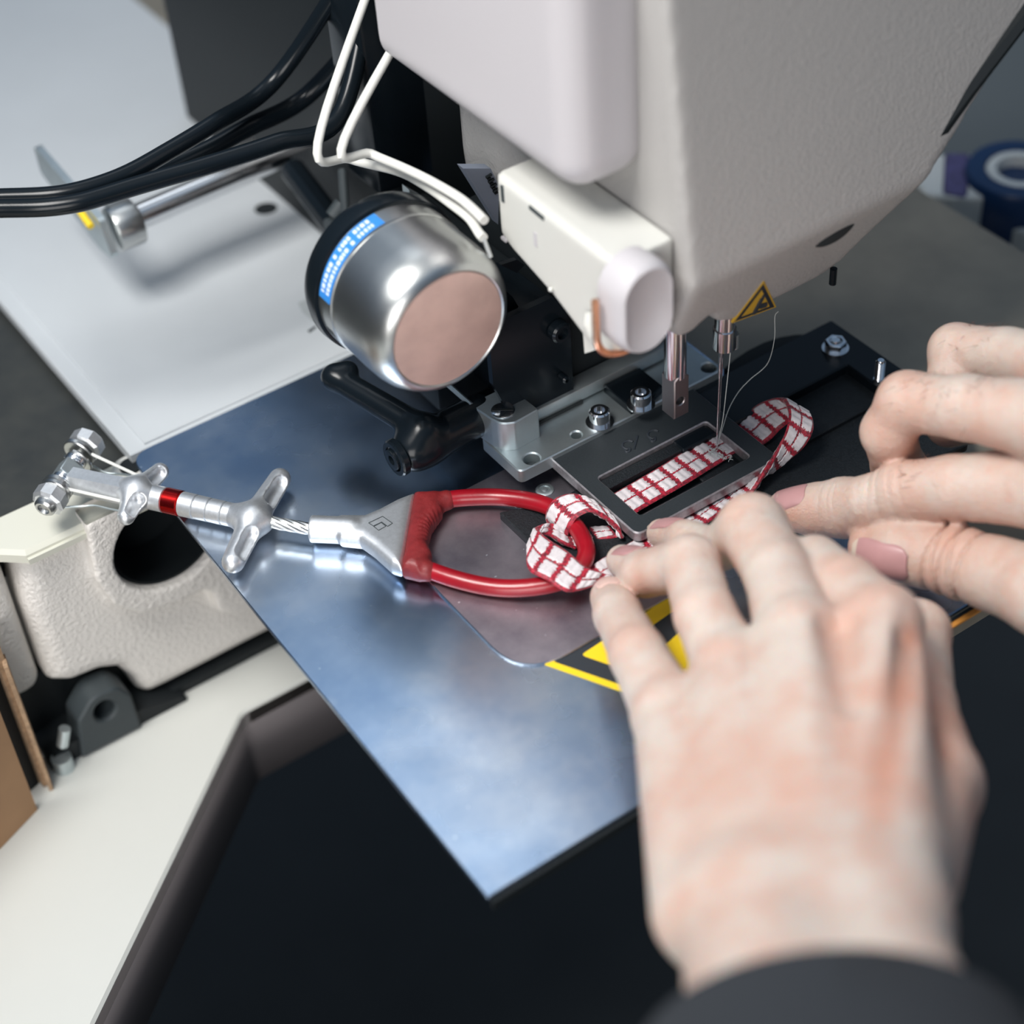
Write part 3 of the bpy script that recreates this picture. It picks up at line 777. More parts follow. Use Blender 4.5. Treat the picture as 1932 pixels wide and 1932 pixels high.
# presser bar and needle bar (parts of the machine)
bm = new(); cyl(bm, (56.5, -23.5, 50), (56.5, -23.5, 92), 3.9); done(bm, 'presser_bar', 'chrome', mach)
bm = new(); rings = []
bx = [(53.3, -27.2), (59.8, -27.2), (59.8, -20.2), (53.3, -20.2)]
hl = PY(1284, 757, -27.2)
prism(bm, [(53.3, 33.4), (59.8, 33.4), (59.8, 50.2), (56.5, 53), (53.3, 50.2)], [circle2(hl[0], hl[2], 1.7)], -20.2, -27.2, axis='y', ch=.35)
done(bm, 'presser_block', mat('ground_steel', (.34, .31, .32), .38, metal=1, bump=.04, bscale=1800), mach)
bm = new(); cyl(bm, (hl[0], -25, hl[2]), (hl[0], -21, hl[2]), 1.7); done(bm, 'set_screw', 'rubber', mach)
nb = PY(1367, 640, -27)
bm = new(); lathe(bm, (nb[0], -27, nb[2] - 4), (0, 0, 1), [(0, 3.1), (.8, 4.1), (9, 4.1), (9, 3.6), (30, 3.6)], 30); done(bm, 'needle_bar', 'chrome', mach)
bm = new(); q = PY(1384, 655, -27); cyl(bm, q, q + [0, 0, 6], 1.8); cyl(bm, q + [-1.5, -1, 1], q + [-1.5, -1, 5], 1.2); done(bm, 'thread_guide', 'zinc', mach)
n0, n1 = PY(1361, 655, -27), PY(1353, 838, -27)
bm = new(); tube(bm, [n0, n0 * .7 + n1 * .3, n0 * .69 + n1 * .31, n0 * .12 + n1 * .88, n0 * .1 + n1 * .9, n1], [.85, .85, .62, .6, .5, .12], 14)
done(bm, 'needle', 'chrome', mach)
def thread(pts, name, lab, r=.17):
    bm = new(); tube(bm, catmull(pts, 8), r, 7); o = done(bm, name, 'thread'); tag(o, lab, 'thread'); return o
wz = 9.4
thread([PY(1379, 655, -27), PY(1372, 720, -27), PY(1364, 790, -27), PY(1357, 822, -27), P(1353, 843, wz)], 'needle_thread', 'white thread running down beside the needle from its guide')
thread([P(1352, 842, wz), P(1362, 812, 13), P(1375, 772, 17), P(1393, 740, 20), P(1415, 716, 24), P(1448, 686, 30), P(1461, 640, 44), P(1462, 598, 56), P(1468, 588, 60)], 'loose_thread', 'loose white thread curving from the stitch up behind the needle', .15)
st = thing('bartack_stitches', P(1355, 850, wz), label='fresh grey-white bartack stitches on the webbing under the needle', cat='stitching')
bm = new(); rs = random.Random(3)
for i in range(34):
    px = 1332 + rs.random() * 30 + (i % 3) * 3; py = 842 + rs.random() * 16 + (px - 1335) * .1
    a = P(px, py, wz); b = P(px + rs.uniform(-9, 9), py + rs.uniform(-5, 5), wz + rs.uniform(-.2, .3)); tube(bm, [a, (a + b) / 2 + [0, 0, .3], b], .14, 5)
for i in range(18):
    px = 1358 + rs.random() * 20; py = 858 + rs.random() * 10
    a = P(px, py, wz); b = P(px + rs.uniform(-8, 8), py + rs.uniform(-4, 4), wz); tube(bm, [a, (a + b) / 2 + [0, 0, .3], b], .13, 5)
done(bm, 'stitching', 'thread', st, kind='stuff')

# ================================================================== SILVER CYLINDER (solenoid)
ctr = np.array([-13.6, 8.5, 84.6])
sol = thing('solenoid', ctr, label='large satin silver solenoid cylinder with copper coloured front disc', cat='machine part')
R0 = 21.9
bm = new(); lathe(bm, ctr, (0, 1, 0), [(-.0, R0 - .6), (-.5, R0), (.2, R0 + 1.3), (1.4, R0 + 2.5), (3.5, R0 + 3.8), (6.5, R0 + 4.9), (10, R0 + 5.5), (16, R0 + 5.7), (29, R0 + 5.6), (29.3, R0 + 6.1), (37, R0 + 6.1), (37, R0 + 3)], 96)
done(bm, 'silver_can', 'satin', sol)
bm = new(); lathe(bm, ctr + [0, -.35, 0], (0, 1, 0), [(-.15, .1), (-.15, R0 - 1.3), (0.1, R0 - .8), (.6, R0 - .7)], 72, cap=False)
done(bm, 'front_disc', 'copper_face', sol)
bm = new(); lathe(bm, ctr + [0, 37, 0], (0, 1, 0), [(0, R0 + 6.4), (.6, R0 + 7.4), (5, R0 + 7.8), (9, R0 + 6.5), (9.5, R0 + 2), (12, 9), (30, 8)], 72)
done(bm, 'rear_flange', 'black', sol)
def patch(name, m_, a0, a1, t0, t1, r, th=.12, parent=sol):
    bm = new(); rings = []
    for a in np.linspace(math.radians(a0), math.radians(a1), max(2, int(abs(a1 - a0) / 3) + 2)):
        d = np.array([math.cos(a), 0, math.sin(a)])
        rings.append([ctr + d * rr + np.array([0, t_, 0]) for rr, t_ in ((r, t0), (r, t1), (r + th, t1), (r + th, t0))])
    loft(bm, rings); return done(bm, name, m_, parent, smooth=60)
patch('blue_label', 'blue', 96, 168, 29.6, 36.6, R0 + 6.12)
rs = random.Random(5)
for row, (t0, t1) in enumerate(((33.7, 35.6), (30.7, 32.6))):
    a = 103
    while a < 162:
        wd = rs.uniform(1.6, 3.2); patch('label_letter', 'label_text', a, min(a + wd, 163), t0, t1, R0 + 6.24, .05); a += wd + rs.uniform(.6, 1.4)
        if rs.random() < .16: a += 2.5
patch('dark_mark', 'rubber', 193, 199, 31, 35, R0 + 6.1)
bm = new(); a, b = P(552, 320, 40), P(652, 452, 32); tube(bm, [a, b, b + (b - a) * .2], 5.5, 10); done(bm, 'mounting_arm', 'black', sol)
bm = new(); c_ = P(640, 430, 42); cyl(bm, c_ + [-4, 0, 0], c_ + [6, 0, 0], 5.5); cyl(bm, c_ + [-2, 0, 6], c_ + [3, 0, 10], 3.4); done(bm, 'mounting_bolt', 'rubber', sol)
bm = new(); a, b = P(646, 322, 60), P(652, 405, 52); tube(bm, [a, b], 1.8, 10); done(bm, 'mounting_rod', 'rubber', sol)

# dark column body behind
col = thing('machine_column', (45, 150, -8), label='black machine column and housings behind the silver cylinder', cat='machine part')
bm = new(); prism(bm, arc_round([(36, 128), (150, 100), (150, 330), (36, 330)], 3), [], -9.9, 175); done(bm, 'column', 'black_soft', col, bevel=1)
bm = new(); box(bm, 28, 60, 124, 150, 60, 150); done(bm, 'gear_housing', 'black', col, bevel=2)
bm = new(); a = [PY(*p, 60) for p in ((874, 318), (926, 318), (942, 352), (940, 424), (920, 392))]
loft(bm, [a, [p + [0, 4, 0] for p in a]]); done(bm, 'grey_bracket', mat('grey_blue_plate', (.20, .23, .29), .45), col, smooth=None)
for i in range(4):
    a = PY(917 + i * 4.5, 335 + i * 9, 59.6); bm = new(); tube(bm, [a, a + [2.4, 0, .4]], .55, 6); tube(bm, [a + [.6, 0, -1], a + [2.0, 0, -1.0]], .4, 6); done(bm, 'plate_lettering', 'black_soft', col)
bm = new(); a = [PY(*p, 100) for p in ((772, 358), (800, 374), (806, 392), (775, 388))]; loft(bm, [a, [p + [0, 5, 0] for p in a]]); done(bm, 'steel_lug', 'zinc', col, smooth=None)

# white cables
for i, (pts, lab) in enumerate(((((650, 262), (700, 290), (760, 316), (810, 340), (862, 370), (890, 392), (914, 416)), 'upper white cable ending beside the cream unit'),
                                (((600, 270), (660, 300), (752, 324), (800, 349), (850, 384), (885, 412), (904, 440), (912, 449)), 'lower white cable with thin metal pin at its end'))):
    t_ = thing('cable', P(pts[-1][0], pts[-1][1], 112), label=lab, cat='cable', group='white cables beside the silver cylinder')
    bm = new(); tube(bm, catmull([np.array([66 - i * 24, 119 + i * 10, 152]), P(*pts[0], 122 - i * 5)] + [P(a, b, 112 - 6 * i) for a, b in pts[1:]], 8), 1.65, 12); done(bm, 'cable_jacket', 'cable_white', t_)
    if i:
        bm = new(); tube(bm, [P(911, 446, 106), P(926, 486, 100)], .8, 8); done(bm, 'metal_pin', 'satin', t_)

# black hoses top left
for i, (pts, r, lab) in enumerate((
        (((-160, 380), (-60, 375), (0, 373), (83, 370), (135, 363), (190, 348), (245, 326), (310, 290), (400, 235), (520, 150)), 3.3, 'upper glossy black hose arching over the pale plate'),
        (((-160, 404), (-60, 396), (0, 393), (83, 391), (145, 383), (190, 371), (245, 354), (310, 335), (393, 311), (520, 270), (640, 220)), 3.4, 'lower glossy black hose arching over the pale plate'),
        (((120, 372), (190, 360), (245, 341), (310, 318), (390, 284), (470, 240), (580, 180)), 3.6, 'short black hose between the two longer ones, behind'))):
    bm = new(); tube(bm, catmull([P(a, b, 105 if i < 2 else 92) for a, b in pts] + [np.array([40 + 4 * i, 140, 150 - 12 * i])], 10), r, 18)
    o = done(bm, 'air_hose', 'black'); tag(o, lab, 'hose', 'black air hoses top left')

# rod with clevis over the pale plate
rod = thing('link_rod', P(265, 408, 40), label='blurred steel rod with clevis and yellow marked link, top left', cat='rod')
a, b = P(262, 408, 40), P(262, 408, 40) + np.array([78, 0, 2])
bm = new(); cyl(bm, a, b, 5.4); done(bm, 'rod', 'chrome', rod)
bm = new(); cyl(bm, a + [0, 7, 10], b + [-20, 7, 10], 3.6); done(bm, 'upper_rod', 'satin', rod)
c_ = P(236, 425, 38)
bm = new(); cyl(bm, c_ + [-6, 0, 0], c_ + [5.5, 0, 0], 9.5, n=36); done(bm, 'clevis', 'satin', rod, bevel=.8)
bm = new(); cyl(bm, c_ + [-4, 5, 8], c_ + [5, 5, 8], 3.0); done(bm, 'clevis_pin', 'satin', rod)
bm = new(); k0 = c_ + [-8, 0, 0]; k1 = P(150, 325, 44)
prism_pts = [(k0[1] - 8, k0[2] - 8), (k0[1] + 6, k0[2] - 10), (k1[1] + 20, k1[2] - 6), (k1[1] + 20, k1[2] + 8), (k0[1] - 2, k0[2] + 8)]
prism(bm, arc_round(prism_pts, 3), [], k0[0] - 3, k0[0], axis='x'); done(bm, 'link_plate', 'zinc', rod)
bm = new(); a = P(168, 412, 44); tube(bm, [a + [-1, -3, -2], a + [-1, 6, 1]], 1.6, 8); done(bm, 'yellow_mark', 'yellow', rod, label='yellow paint mark')

# ================================================================== CLIMBING CAM
cam_t = thing('climbing_cam', P(480, 985, 0), label='silver climbing cam with red thumb loop lying across the steel plate', cat='climbing gear')
def cpath(pts, zs): return [P(a, b, z) for (a, b), z in zip(pts, zs)]
lp_ = [(806, 953), (840, 944), (880, 939), (940, 938), (1000, 945), (1046, 961), (1082, 989), (1102, 1022), (1106, 1048), (1090, 1076), (1056, 1097), (1010, 1107), (960, 1110), (910, 1105), (850, 1090), (780, 1065)]
zs = [6, 6, 6, 6, 7, 8, 9, 9.5, 9.5, 8.5, 7.5, 6.5, 5.5, 5, 5, 5]
bm = new(); tube(bm, catmull(cpath(lp_, zs), 9), 3.15, 28); done(bm, 'thumb_loop', 'red_tube', cam_t, smooth=60, label='glossy red loop')
sl_ = [P2(*a, 6) for a in ((782, 937), (826, 936), (835, 968), (815, 996), (806, 1030), (816, 1050), (792, 1086), (758, 1080))]
def sleeve(X):
    f = smax(poly2d(X[0], X[1], sl_), np.abs(X[2] - 5.6) - 5.0, 4.5)
    a, b = P(812, 955, 6), P(842, 944, 6); f = smin(f, cone(X, a, b, 3.7, 3.75), 2)
    a, b = P(782, 1066, 5.4), P(806, 1078, 5.2); f = smin(f, cone(X, a, b, 3.7, 3.75), 2)
    # wrinkles on the inner bend
    c0 = P(850, 1010, 6)
    r = np.sqrt((X[0] - c0[0]) ** 2 + (X[1] - c0[1]) ** 2); an = np.arctan2(X[1] - c0[1], X[0] - c0[0])
    return f + .22 * np.sin(an * 34 + .4 * np.sin(X[2] * 1.3)) * np.exp(-((r - 8) / 3.0) ** 2)
allp = np.array([[p[0], p[1], 0] for p in sl_])
sdf_obj('red_sleeve', sleeve, (allp[:, 0].min() - 8, allp[:, 1].min() - 8, -1), (allp[:, 0].max() + 8, allp[:, 1].max() + 8, 13), .5, 'red_sleeve', cam_t, label='worn matt red sleeve')
sw_ = [P2(*a, 6) for a in ((640, 980), (690, 979), (716, 968), (750, 950), (786, 936), (760, 1081), (738, 1074), (705, 1044), (680, 1026), (640, 1022))]
def swage(X):
    f = smax(poly2d(X[0], X[1], sw_), np.abs(X[2] - 5.6) - 4.2, 4)
    f = smin(f, cone(X, P(588, 998, 6), P(662, 1001, 6), 5.0, 5.0), 1.2)
    a = P(586, 998, 6); d = P(662, 1001, 6) - a; d /= np.linalg.norm(d)
    return smax(f, -((X[0] - a[0]) * d[0] + (X[1] - a[1]) * d[1] + (X[2] - a[2]) * d[2]), .8)
allp = np.array([[p[0], p[1], 0] for p in sw_] + [list(P(586, 998, 6))])
sdf_obj('swage_body', swage, (allp[:, 0].min() - 8, allp[:, 1].min() - 8, -1), (allp[:, 0].max() + 8, allp[:, 1].max() + 8, 13), .45, 'alu', cam_t)
def logo(pts, z=9.85, r=.16):
    bm = new(); pp = [P(500 + a * .207, 850 + b * .207, z) for a, b in pts]; 
    for a, b in zip(pp, pp[1:] + pp[:1]): tube(bm, [a, b], r, 6)
    done(bm, 'stamped_logo', 'rubber', cam_t, label='engraved split diamond logo')
logo([(945, 660), (1072, 600), (1162, 663), (1118, 692), (1064, 652), (988, 688)])
logo([(992, 692), (1060, 656), (1102, 690), (1036, 728)])
for i in range(5):   # worn raised lettering on the barrel
    x0 = 588 + i * 12; bm = new(); q = lambda a, b: P(a, b, 3.0)
    for s_ in (((0, 6), (4, 0)), ((4, 0), (8, 6)), ((2, 3.5), (6.5, 3.5))) if i in (0, 4) else (((1, 0), (1, 6)), ((1, 0), (7, 0)), ((1, 3), (6, 3))):
        tube(bm, [P(x0 + s_[0][0], 1013 + s_[0][1], 3.6 - .1 * s_[0][1]), P(x0 + s_[1][0], 1013 + s_[1][1], 3.6 - .1 * s_[1][1])], .18, 5)
    done(bm, 'raised_lettering', 'alu', cam_t)
# wire rope
a, b = P(498, 983, 6.5), P(590, 999, 6)
u, v, d = frame_of(b - a); L = np.linalg.norm(b - a)
for k_ in range(7):
    bm = new(); pts = []
    for t_ in np.linspace(0, 1, 44):
        an = k_ * 2 * math.pi / 7 + t_ * 3.6
        pts.append(a + d * L * t_ + (u * math.cos(an) + v * math.sin(an)) * 1.55)
    tube(bm, pts, .78, 8); done(bm, 'wire_strand', 'satin', cam_t)
# ringed stem tube
A0, A1 = P(279, 936, 6.5), P(466, 978, 6.5); dd = (A1 - A0); LL = np.linalg.norm(dd); dd = dd / LL
def along(px): return (px - 279) / (466 - 279) * LL
segs = [(281, 313, 'alu', 4.75, 'stem_collar'), (313.5, 343, 'red_anod', 4.85, 'red_ring'), (343.5, 371, 'alu', 4.6, 'stem_ring'), (371.5, 397, 'alu', 4.5, 'stem_ring'), (397.5, 424, 'alu', 4.45, 'stem_ring'), (424.5, 449, 'alu', 4.4, 'stem_ring')]
for x0, x1, m_, r, nme in segs:
    l0, l1 = along(x0), along(x1); bm = new()
    lathe(bm, A0 + dd * l0, dd, [(0, r - .45), (.3, r), (l1 - l0 - .3, r), (l1 - l0, r - .45)], 40)
    done(bm, nme, m_, cam_t, **({'label': 'shiny red ring'} if m_ == 'red_anod' else {}))
bm = new(); cyl(bm, A0, A0 + dd * along(470), 3.9); done(bm, 'inner_tube', 'rubber', cam_t)
# finger crossbar (hollow T) and trigger: blended castings with scooped pockets
def tbar(c, e0, e1, r, re, tail=None, boss=None, pocket=1.0):
    cx, a, b = (np.array(q) for q in (c, e0, e1))
    side = dd + np.array([0, 0, .75]); side = side / np.linalg.norm(side)
    def f_(X):
        m0, m1 = cx * .45 + a * .55, cx * .45 + b * .55
        f = smin(cone(X, cx, a, r, re), cone(X, cx, b, r, re), 3)
        if tail is not None: f = smin(f, cone(X, tail, cx, 4.4, r), 5)
        if boss is not None: f = smin(f, cone(X, cx, boss, r, 3.6), 2)
        for m_ in (m0, m1):
            e_ = (a if m_ is m0 else b)
            p0 = m_ * .75 + cx * .25 + side * (re * .85 + .4); p1 = m_ * .35 + e_ * .65 + side * (re * .80 + .2)
            f = smax(f, -cone(X, p0, p1, re * .72 * pocket, re * .66 * pocket), .5)
        return f
    pts = np.array([cx, a, b] + ([tail] if tail is not None else []) + ([boss] if boss is not None else []))
    return f_, pts.min(0) - 7, pts.max(0) + 7
f_, lo, hi = tbar(P(478, 981, 7), P(440, 1060, 6), P(528, 904, 6), 4.9, 4.1, P(440, 972, 6.5), P(497, 985, 6.6), 1.0)
sdf_obj('finger_bar', f_, lo, hi, .5, 'alu', cam_t)
bm = new(); a = P(489, 983, 6.7); lathe(bm, a, dd, [(0, 3.8), (1.2, 4.1), (2.4, 3.8), (2.4, 2.5)], 30); done(bm, 'ferrule', 'satin', cam_t)
f_, lo, hi = tbar(P(258, 930, 8), P(238, 974, 7), P(302, 890, 7), 4.9, 3.3, P(240, 926, 8), P(282, 936, 7.5), 1.1)
sdf_obj('trigger', f_, lo, hi, .5, 'alu', cam_t)
# hexagonal stem, head block, axle, lobes, nuts
bm = new(); h0, h1 = P(132, 906, 8), P(240, 928, 8); lathe(bm, h0, h1 - h0, [(0, 3.9), (1.2, 5.3), (np.linalg.norm(h1 - h0), 5.3)], 6); done(bm, 'hex_stem', 'alu', cam_t, smooth=20)
ax0, ax1 = P(88, 952, 8), P(168, 832, 11); da = ax1 - ax0; La = np.linalg.norm(da); da = da / La
def at(t_): return ax0 + da * La * t_
bm = new(); cyl(bm, at(.02), at(.97), 2.4); done(bm, 'axle', 'satin', cam_t)
bm = new(); lathe(bm, at(.0), da, [(0, 5.0), (.8, 6.3), (5.2, 6.3), (6.6, 4.8)], 9); done(bm, 'axle_nut', 'alu', cam_t, smooth=20)
bm = new(); lathe(bm, at(.0), -da, [(0, 4.1), (1.8, 4.0), (2.6, 3.2), (2.6, 2.4), (1.4, 1.6), (1.4, .1)], 32, cap=False); done(bm, 'axle_rivet', 'satin', cam_t)
bm = new(); lathe(bm, at(.86), da, [(0, 5.4), (.9, 6.6), (5.0, 6.6), (6.4, 4.8)], 9); done(bm, 'axle_nut', 'alu', cam_t, smooth=20)
def lobe(t0, t1, off, r, name='cam_lobe'):
    u, v, d = frame_of(da); bm = new(); rings = []
    for t_, k_ in ((t0, .93), (t0 + .012, 1), (t1 - .012, 1), (t1, .93)):
        ring = []
        for an in np.linspace(0, 2 * math.pi, 40, endpoint=False):
            rr = r * k_ * (1 + .28 * max(0, math.cos(an - off)) ** 2)
            if abs(((an - off + math.pi) % (2 * math.pi)) - math.pi) > 2.5: rr *= .8
            ring.append(at(t_) + (u * math.cos(an) + v * math.sin(an)) * rr)
        rings.append(ring)
    loft(bm, rings); done(bm, name, 'satin', cam_t)
lobe(.16, .22, 2.2, 5.8); lobe(.25, .31, -.6, 5.8); lobe(.76, .82, 1.2, 5.8); lobe(.68, .72, 4, 5.2)
for t0 in (.325, .62):
    bm = new(); u, v, d = frame_of(da); pts = [at(t0 + .07 * q / 40) + (u * math.cos(q * .55) + v * math.sin(q * .55)) * 3.6 for q in range(41)]
    tube(bm, pts, .55, 8); done(bm, 'torsion_spring', 'chrome', cam_t)
u, v, d = frame_of(da)
bm = new(); lathe(bm, at(.40), da, [(0, 5.6), (La * .2, 5.6)], 4); done(bm, 'head_block', 'zinc', cam_t, smooth=20, bevel=.5)
for a, b, za, zb, r, m_ in (((154, 848), (266, 900), 12, 10, .62, 'cable_white'), ((104, 917), (234, 947), 11, 9, .62, 'cable_white')):
    bm = new(); cyl(bm, P(*a, za), P(*b, zb), r, n=10); done(bm, 'trigger_wire', m_, cam_t)
bm = new(); tube(bm, catmull([P(120, 957, 4), P(155, 955, 3), P(180, 954, 3.4), P(206, 960, 4), P(232, 965, 5)], 6), .42, 8); done(bm, 'trigger_wire', 'zinc', cam_t)
bm = new(); tube(bm, catmull([P(176, 880, 3), P(200, 892, 3), P(222, 894, 3), P(246, 897, 5)], 6), .5, 8); done(bm, 'trigger_wire', 'zinc', cam_t)

# ================================================================== WEBBING SLING
def weave_material():
    m = bpy.data.materials.new('red_white_weave'); m.use_nodes = True
    t = m.node_tree; b = t.nodes['Principled BSDF']
    at_ = t.nodes.new('ShaderNodeAttribute'); at_.attribute_name = 'red'
    co = t.nodes.new('ShaderNodeTexCoord')
    n = t.nodes.new('ShaderNodeTexNoise'); n.inputs['Scale'].default_value = 900; n.inputs['Detail'].default_value = 3
    t.links.new(co.outputs['Object'], n.inputs['Vector'])
    w1 = t.nodes.new('ShaderNodeValToRGB'); w1.color_ramp.elements[0].color = (.52, .47, .49, 1); w1.color_ramp.elements[1].color = (.72, .68, .69, 1)
    r1 = t.nodes.new('ShaderNodeValToRGB'); r1.color_ramp.elements[0].position = .35; r1.color_ramp.elements[1].position = .65
    r1.color_ramp.elements[0].color = (.11, .001, .012, 1); r1.color_ramp.elements[1].color = (.46, .006, .03, 1)
    t.links.new(n.outputs['Fac'], w1.inputs[0]); t.links.new(n.outputs['Fac'], r1.inputs[0])
    mx = t.nodes.new('ShaderNodeMixRGB'); th = t.nodes.new('ShaderNodeMath'); th.operation = 'GREATER_THAN'; th.inputs[1].default_value = .5
    t.links.new(at_.outputs['Fac'], th.inputs[0]); t.links.new(th.outputs[0], mx.inputs[0])
    t.links.new(w1.outputs[0], mx.inputs[1]); t.links.new(r1.outputs[0], mx.inputs[2]); t.links.new(mx.outputs[0], b.inputs['Base Color'])
    b.inputs['Roughness'].default_value = .5; b.inputs['Sheen Weight'].default_value = .3
    bp = t.nodes.new('ShaderNodeBump'); bp.inputs['Distance'].default_value = .12 * S; bp.inputs['Strength'].default_value = 1
    t.links.new(n.outputs['Fac'], bp.inputs['Height']); t.links.new(bp.outputs[0], b.inputs['Normal'])
    return m
weave = weave_material()
PITCH = 7.5
def webbing(name, sec, parent, nu_mm=.28, nv=44, thick=1.5, u0=0., flip=1):
    """sec = [(edge A point, edge B point)] in mm; top and bottom faces with raised weave blocks, red ground between"""
    A = catmull([s_[0] for s_ in sec], 10); B = catmull([s_[1] for s_ in sec], 10)
    A, B = np.array(A), np.array(B); Cn = (A + B) / 2
    s_ = np.concatenate([[0], np.cumsum(np.linalg.norm(np.diff(Cn, axis=0), axis=1))])
    n = max(8, int(s_[-1] / nu_mm)); ss = np.linspace(0, s_[-1], n)
    A = np.stack([np.interp(ss, s_, A[:, i]) for i in range(3)], 1); B = np.stack([np.interp(ss, s_, B[:, i]) for i in range(3)], 1)
    Cn = (A + B) / 2; T = np.gradient(Cn, axis=0); T /= np.linalg.norm(T, axis=1)[:, None] + 1e-9
    W = B - A; N = np.cross(T, W); N /= np.linalg.norm(N, axis=1)[:, None] + 1e-9; N *= flip
    vv = np.linspace(0, 1, nv); rs = np.random.RandomState(4)
    wn = np.linalg.norm(W, axis=1).mean()
    nz = rs.uniform(-1, 1, (n, nv))
    Vs, red, = [], []
    U = ss[:, None] + u0 + 0 * vv[None, :]; VV = vv[None, :] + 0 * U
    jag = .42 * (rs.uniform(-1, 1, nv)[None, :] * ((np.arange(nv) // 1) % 2 * 2 - 1)[None, :]) 
    x = ((U + jag) % PITCH)                      # along: band of red at 0..1.7
    bandd = np.minimum(np.abs(x - .95), PITCH - np.abs(x - .95))
    blk_u = np.clip((bandd - .85) / .5, 0, 1)
    edge = np.minimum(VV, 1 - VV) * wn
    mid = np.abs(VV - .5) * wn
    jm = rs.uniform(-.10, .10, n)[:, None]
    blk_v = np.clip((edge - .75) / .5, 0, 1) * np.clip((mid + jm - .22) / .35, 0, 1)
    blk = np.minimum(blk_u, blk_v)
    rib = .14 * np.cos((U % PITCH - .95) / (PITCH) * 2 * math.pi * 3)   # cross ribs in the white blocks
    hgt = blk * (.55 + rib) + .08 * nz * (blk < .5)
    isred = (blk < .35).astype(np.float32)
    base_ = thick / 2 * np.sqrt(np.clip(1 - (1 - np.clip(edge / 1.0, 0, 1)) ** 2, 0, 1))
    top = A[:, None, :] * (1 - vv)[None, :, None] + B[:, None, :] * vv[None, :, None]
    up = top + N[:, None, :] * (base_ + hgt)[:, :, None]
    dn = top - N[:, None, :] * (base_ + hgt)[:, :, None]
    V = np.concatenate([up.reshape(-1, 3), dn.reshape(-1, 3)]); R_ = np.concatenate([isred.ravel(), isred.ravel()])
    idx = np.arange(n * nv).reshape(n, nv); F = []
    q = np.stack([idx[:-1, :-1], idx[1:, :-1], idx[1:, 1:], idx[:-1, 1:]], -1).reshape(-1, 4)
    off = n * nv; F.append(q); F.append(q[:, ::-1] + off)
    for c in (0, nv - 1):
        e_ = idx[:, c]; qq = np.stack([e_[:-1], e_[1:], e_[1:] + off, e_[:-1] + off], 1); F.append(qq if c else qq[:, ::-1])
    for r_ in (0, n - 1):
        e_ = idx[r_]; qq = np.stack([e_[:-1], e_[1:], e_[1:] + off, e_[:-1] + off], 1); F.append(qq[:, ::-1] if r_ else qq)
    F = np.concatenate(F)
    me = bpy.data.meshes.new(name); me.vertices.add(len(V)); me.vertices.foreach_set('co', (V * S).astype(np.float32).ravel())
    me.loops.add(F.size); me.loops.foreach_set('vertex_index', F.astype(np.int32).ravel())
    me.polygons.add(len(F)); me.polygons.foreach_set('loop_start', np.arange(0, F.size, 4, dtype=np.int32)); me.polygons.foreach_set('loop_total', np.full(len(F), 4, np.int32))
    me.update(); me.polygons.foreach_set('use_smooth', [True] * len(F))
    a_ = me.attributes.new('red', 'FLOAT', 'POINT'); a_.data.foreach_set('value', R_.astype(np.float32))
    return link_mesh(name, me, weave, parent)
slg = thing('webbing_sling', P(1270, 900, 8), label='red and white woven webbing sling clamped in the frame and hitched to the red loop', cat='webbing')
def c5(x, y, z): return P(950 + x * .20704, 850 + y * .20704, z)
def c2(x, y, z): return P(1200 + x * .2588, 560 + y * .2588, z)
# strip held in the slot, sliding out under the right bar and curling over into the free loop
zs_ = 7.8
far0, far1 = P(1159, 931, zs_), P(1376, 800, zs_)
near0, near1 = P(1203, 966, zs_), P(1421, 838, zs_)
sA = [(P(1128, 950, 6.4), P(1176, 990, 6.2)), (far0, near0), (P(1240, 884, zs_), P(1285, 919, zs_)), (P(1300, 846, zs_), P(1347, 881, zs_)), (P(1345, 820, 7.6), P(1392, 855, 7.6)),
      (c2(740, 920, 8), c2(940, 1070, 8)), (c2(860, 805, 10.5), c2(1060, 960, 10.5)), (c2(960, 752, 14.5), c2(1150, 900, 14.5)), (c2(1062, 742, 19.5), c2(1262, 862, 18)),
      (c2(1112, 850, 21.5), c2(1294, 960, 18.5)), (c2(1092, 975, 19.5), c2(1232, 1088, 15)), (c2(1045, 1075, 16.5), c2(1125, 1185, 10.5)), (c2(988, 1190, 14), c2(1004, 1268, 7)),
      (c2(925, 1305, 11.5), c2(905, 1290, 5.2)), (c2(850, 1425, 8), c2(770, 1350, 5.0)), (c2(755, 1485, 6.2), c2(655, 1420, 5.2)), (c2(620, 1580, 6), c2(500, 1512, 5.4)), (c2(480, 1680, 6), c2(340, 1610, 5.4)),
      (P(1270, 1030, 6), P(1232, 998, 5.6)), (P(1215, 1062, 6), P(1182, 1028, 5.6)), (P(1165, 1092, 7), P(1130, 1058, 6.4)), (P(1142, 1104, 7), P(1108, 1074, 6.4))]
webbing('sling_strip', sA, slg, u0=3.2)
# upper wrap over the red tube
sB = [(c5(1040, 770, 6.6), c5(1090, 800, 6.4)), (c5(1010, 655, 10), c5(1052, 728, 8.4)), (c5(880, 515, 13), c5(965, 645, 12)), (c5(720, 420, 15.2), c5(870, 585, 14.5)),
      (c5(590, 398, 15.5), c5(780, 560, 15.5)), (c5(470, 440, 13.5), c5(665, 620, 13.5)), (c5(400, 535, 10.5), c5(612, 710, 10.5)), (c5(388, 620, 6.5), c5(585, 790, 6.5)), (c5(440, 690, 3.6), c5(620, 830, 3.6)),
      (c5(560, 720, 3.2), c5(700, 850, 3.2)), (c5(760, 700, 3.4), c5(850, 830, 3.4)), (c5(960, 690, 4.6), c5(1040, 790, 4.6))]
webbing('upper_hitch_wrap', sB, slg, u0=5.2)
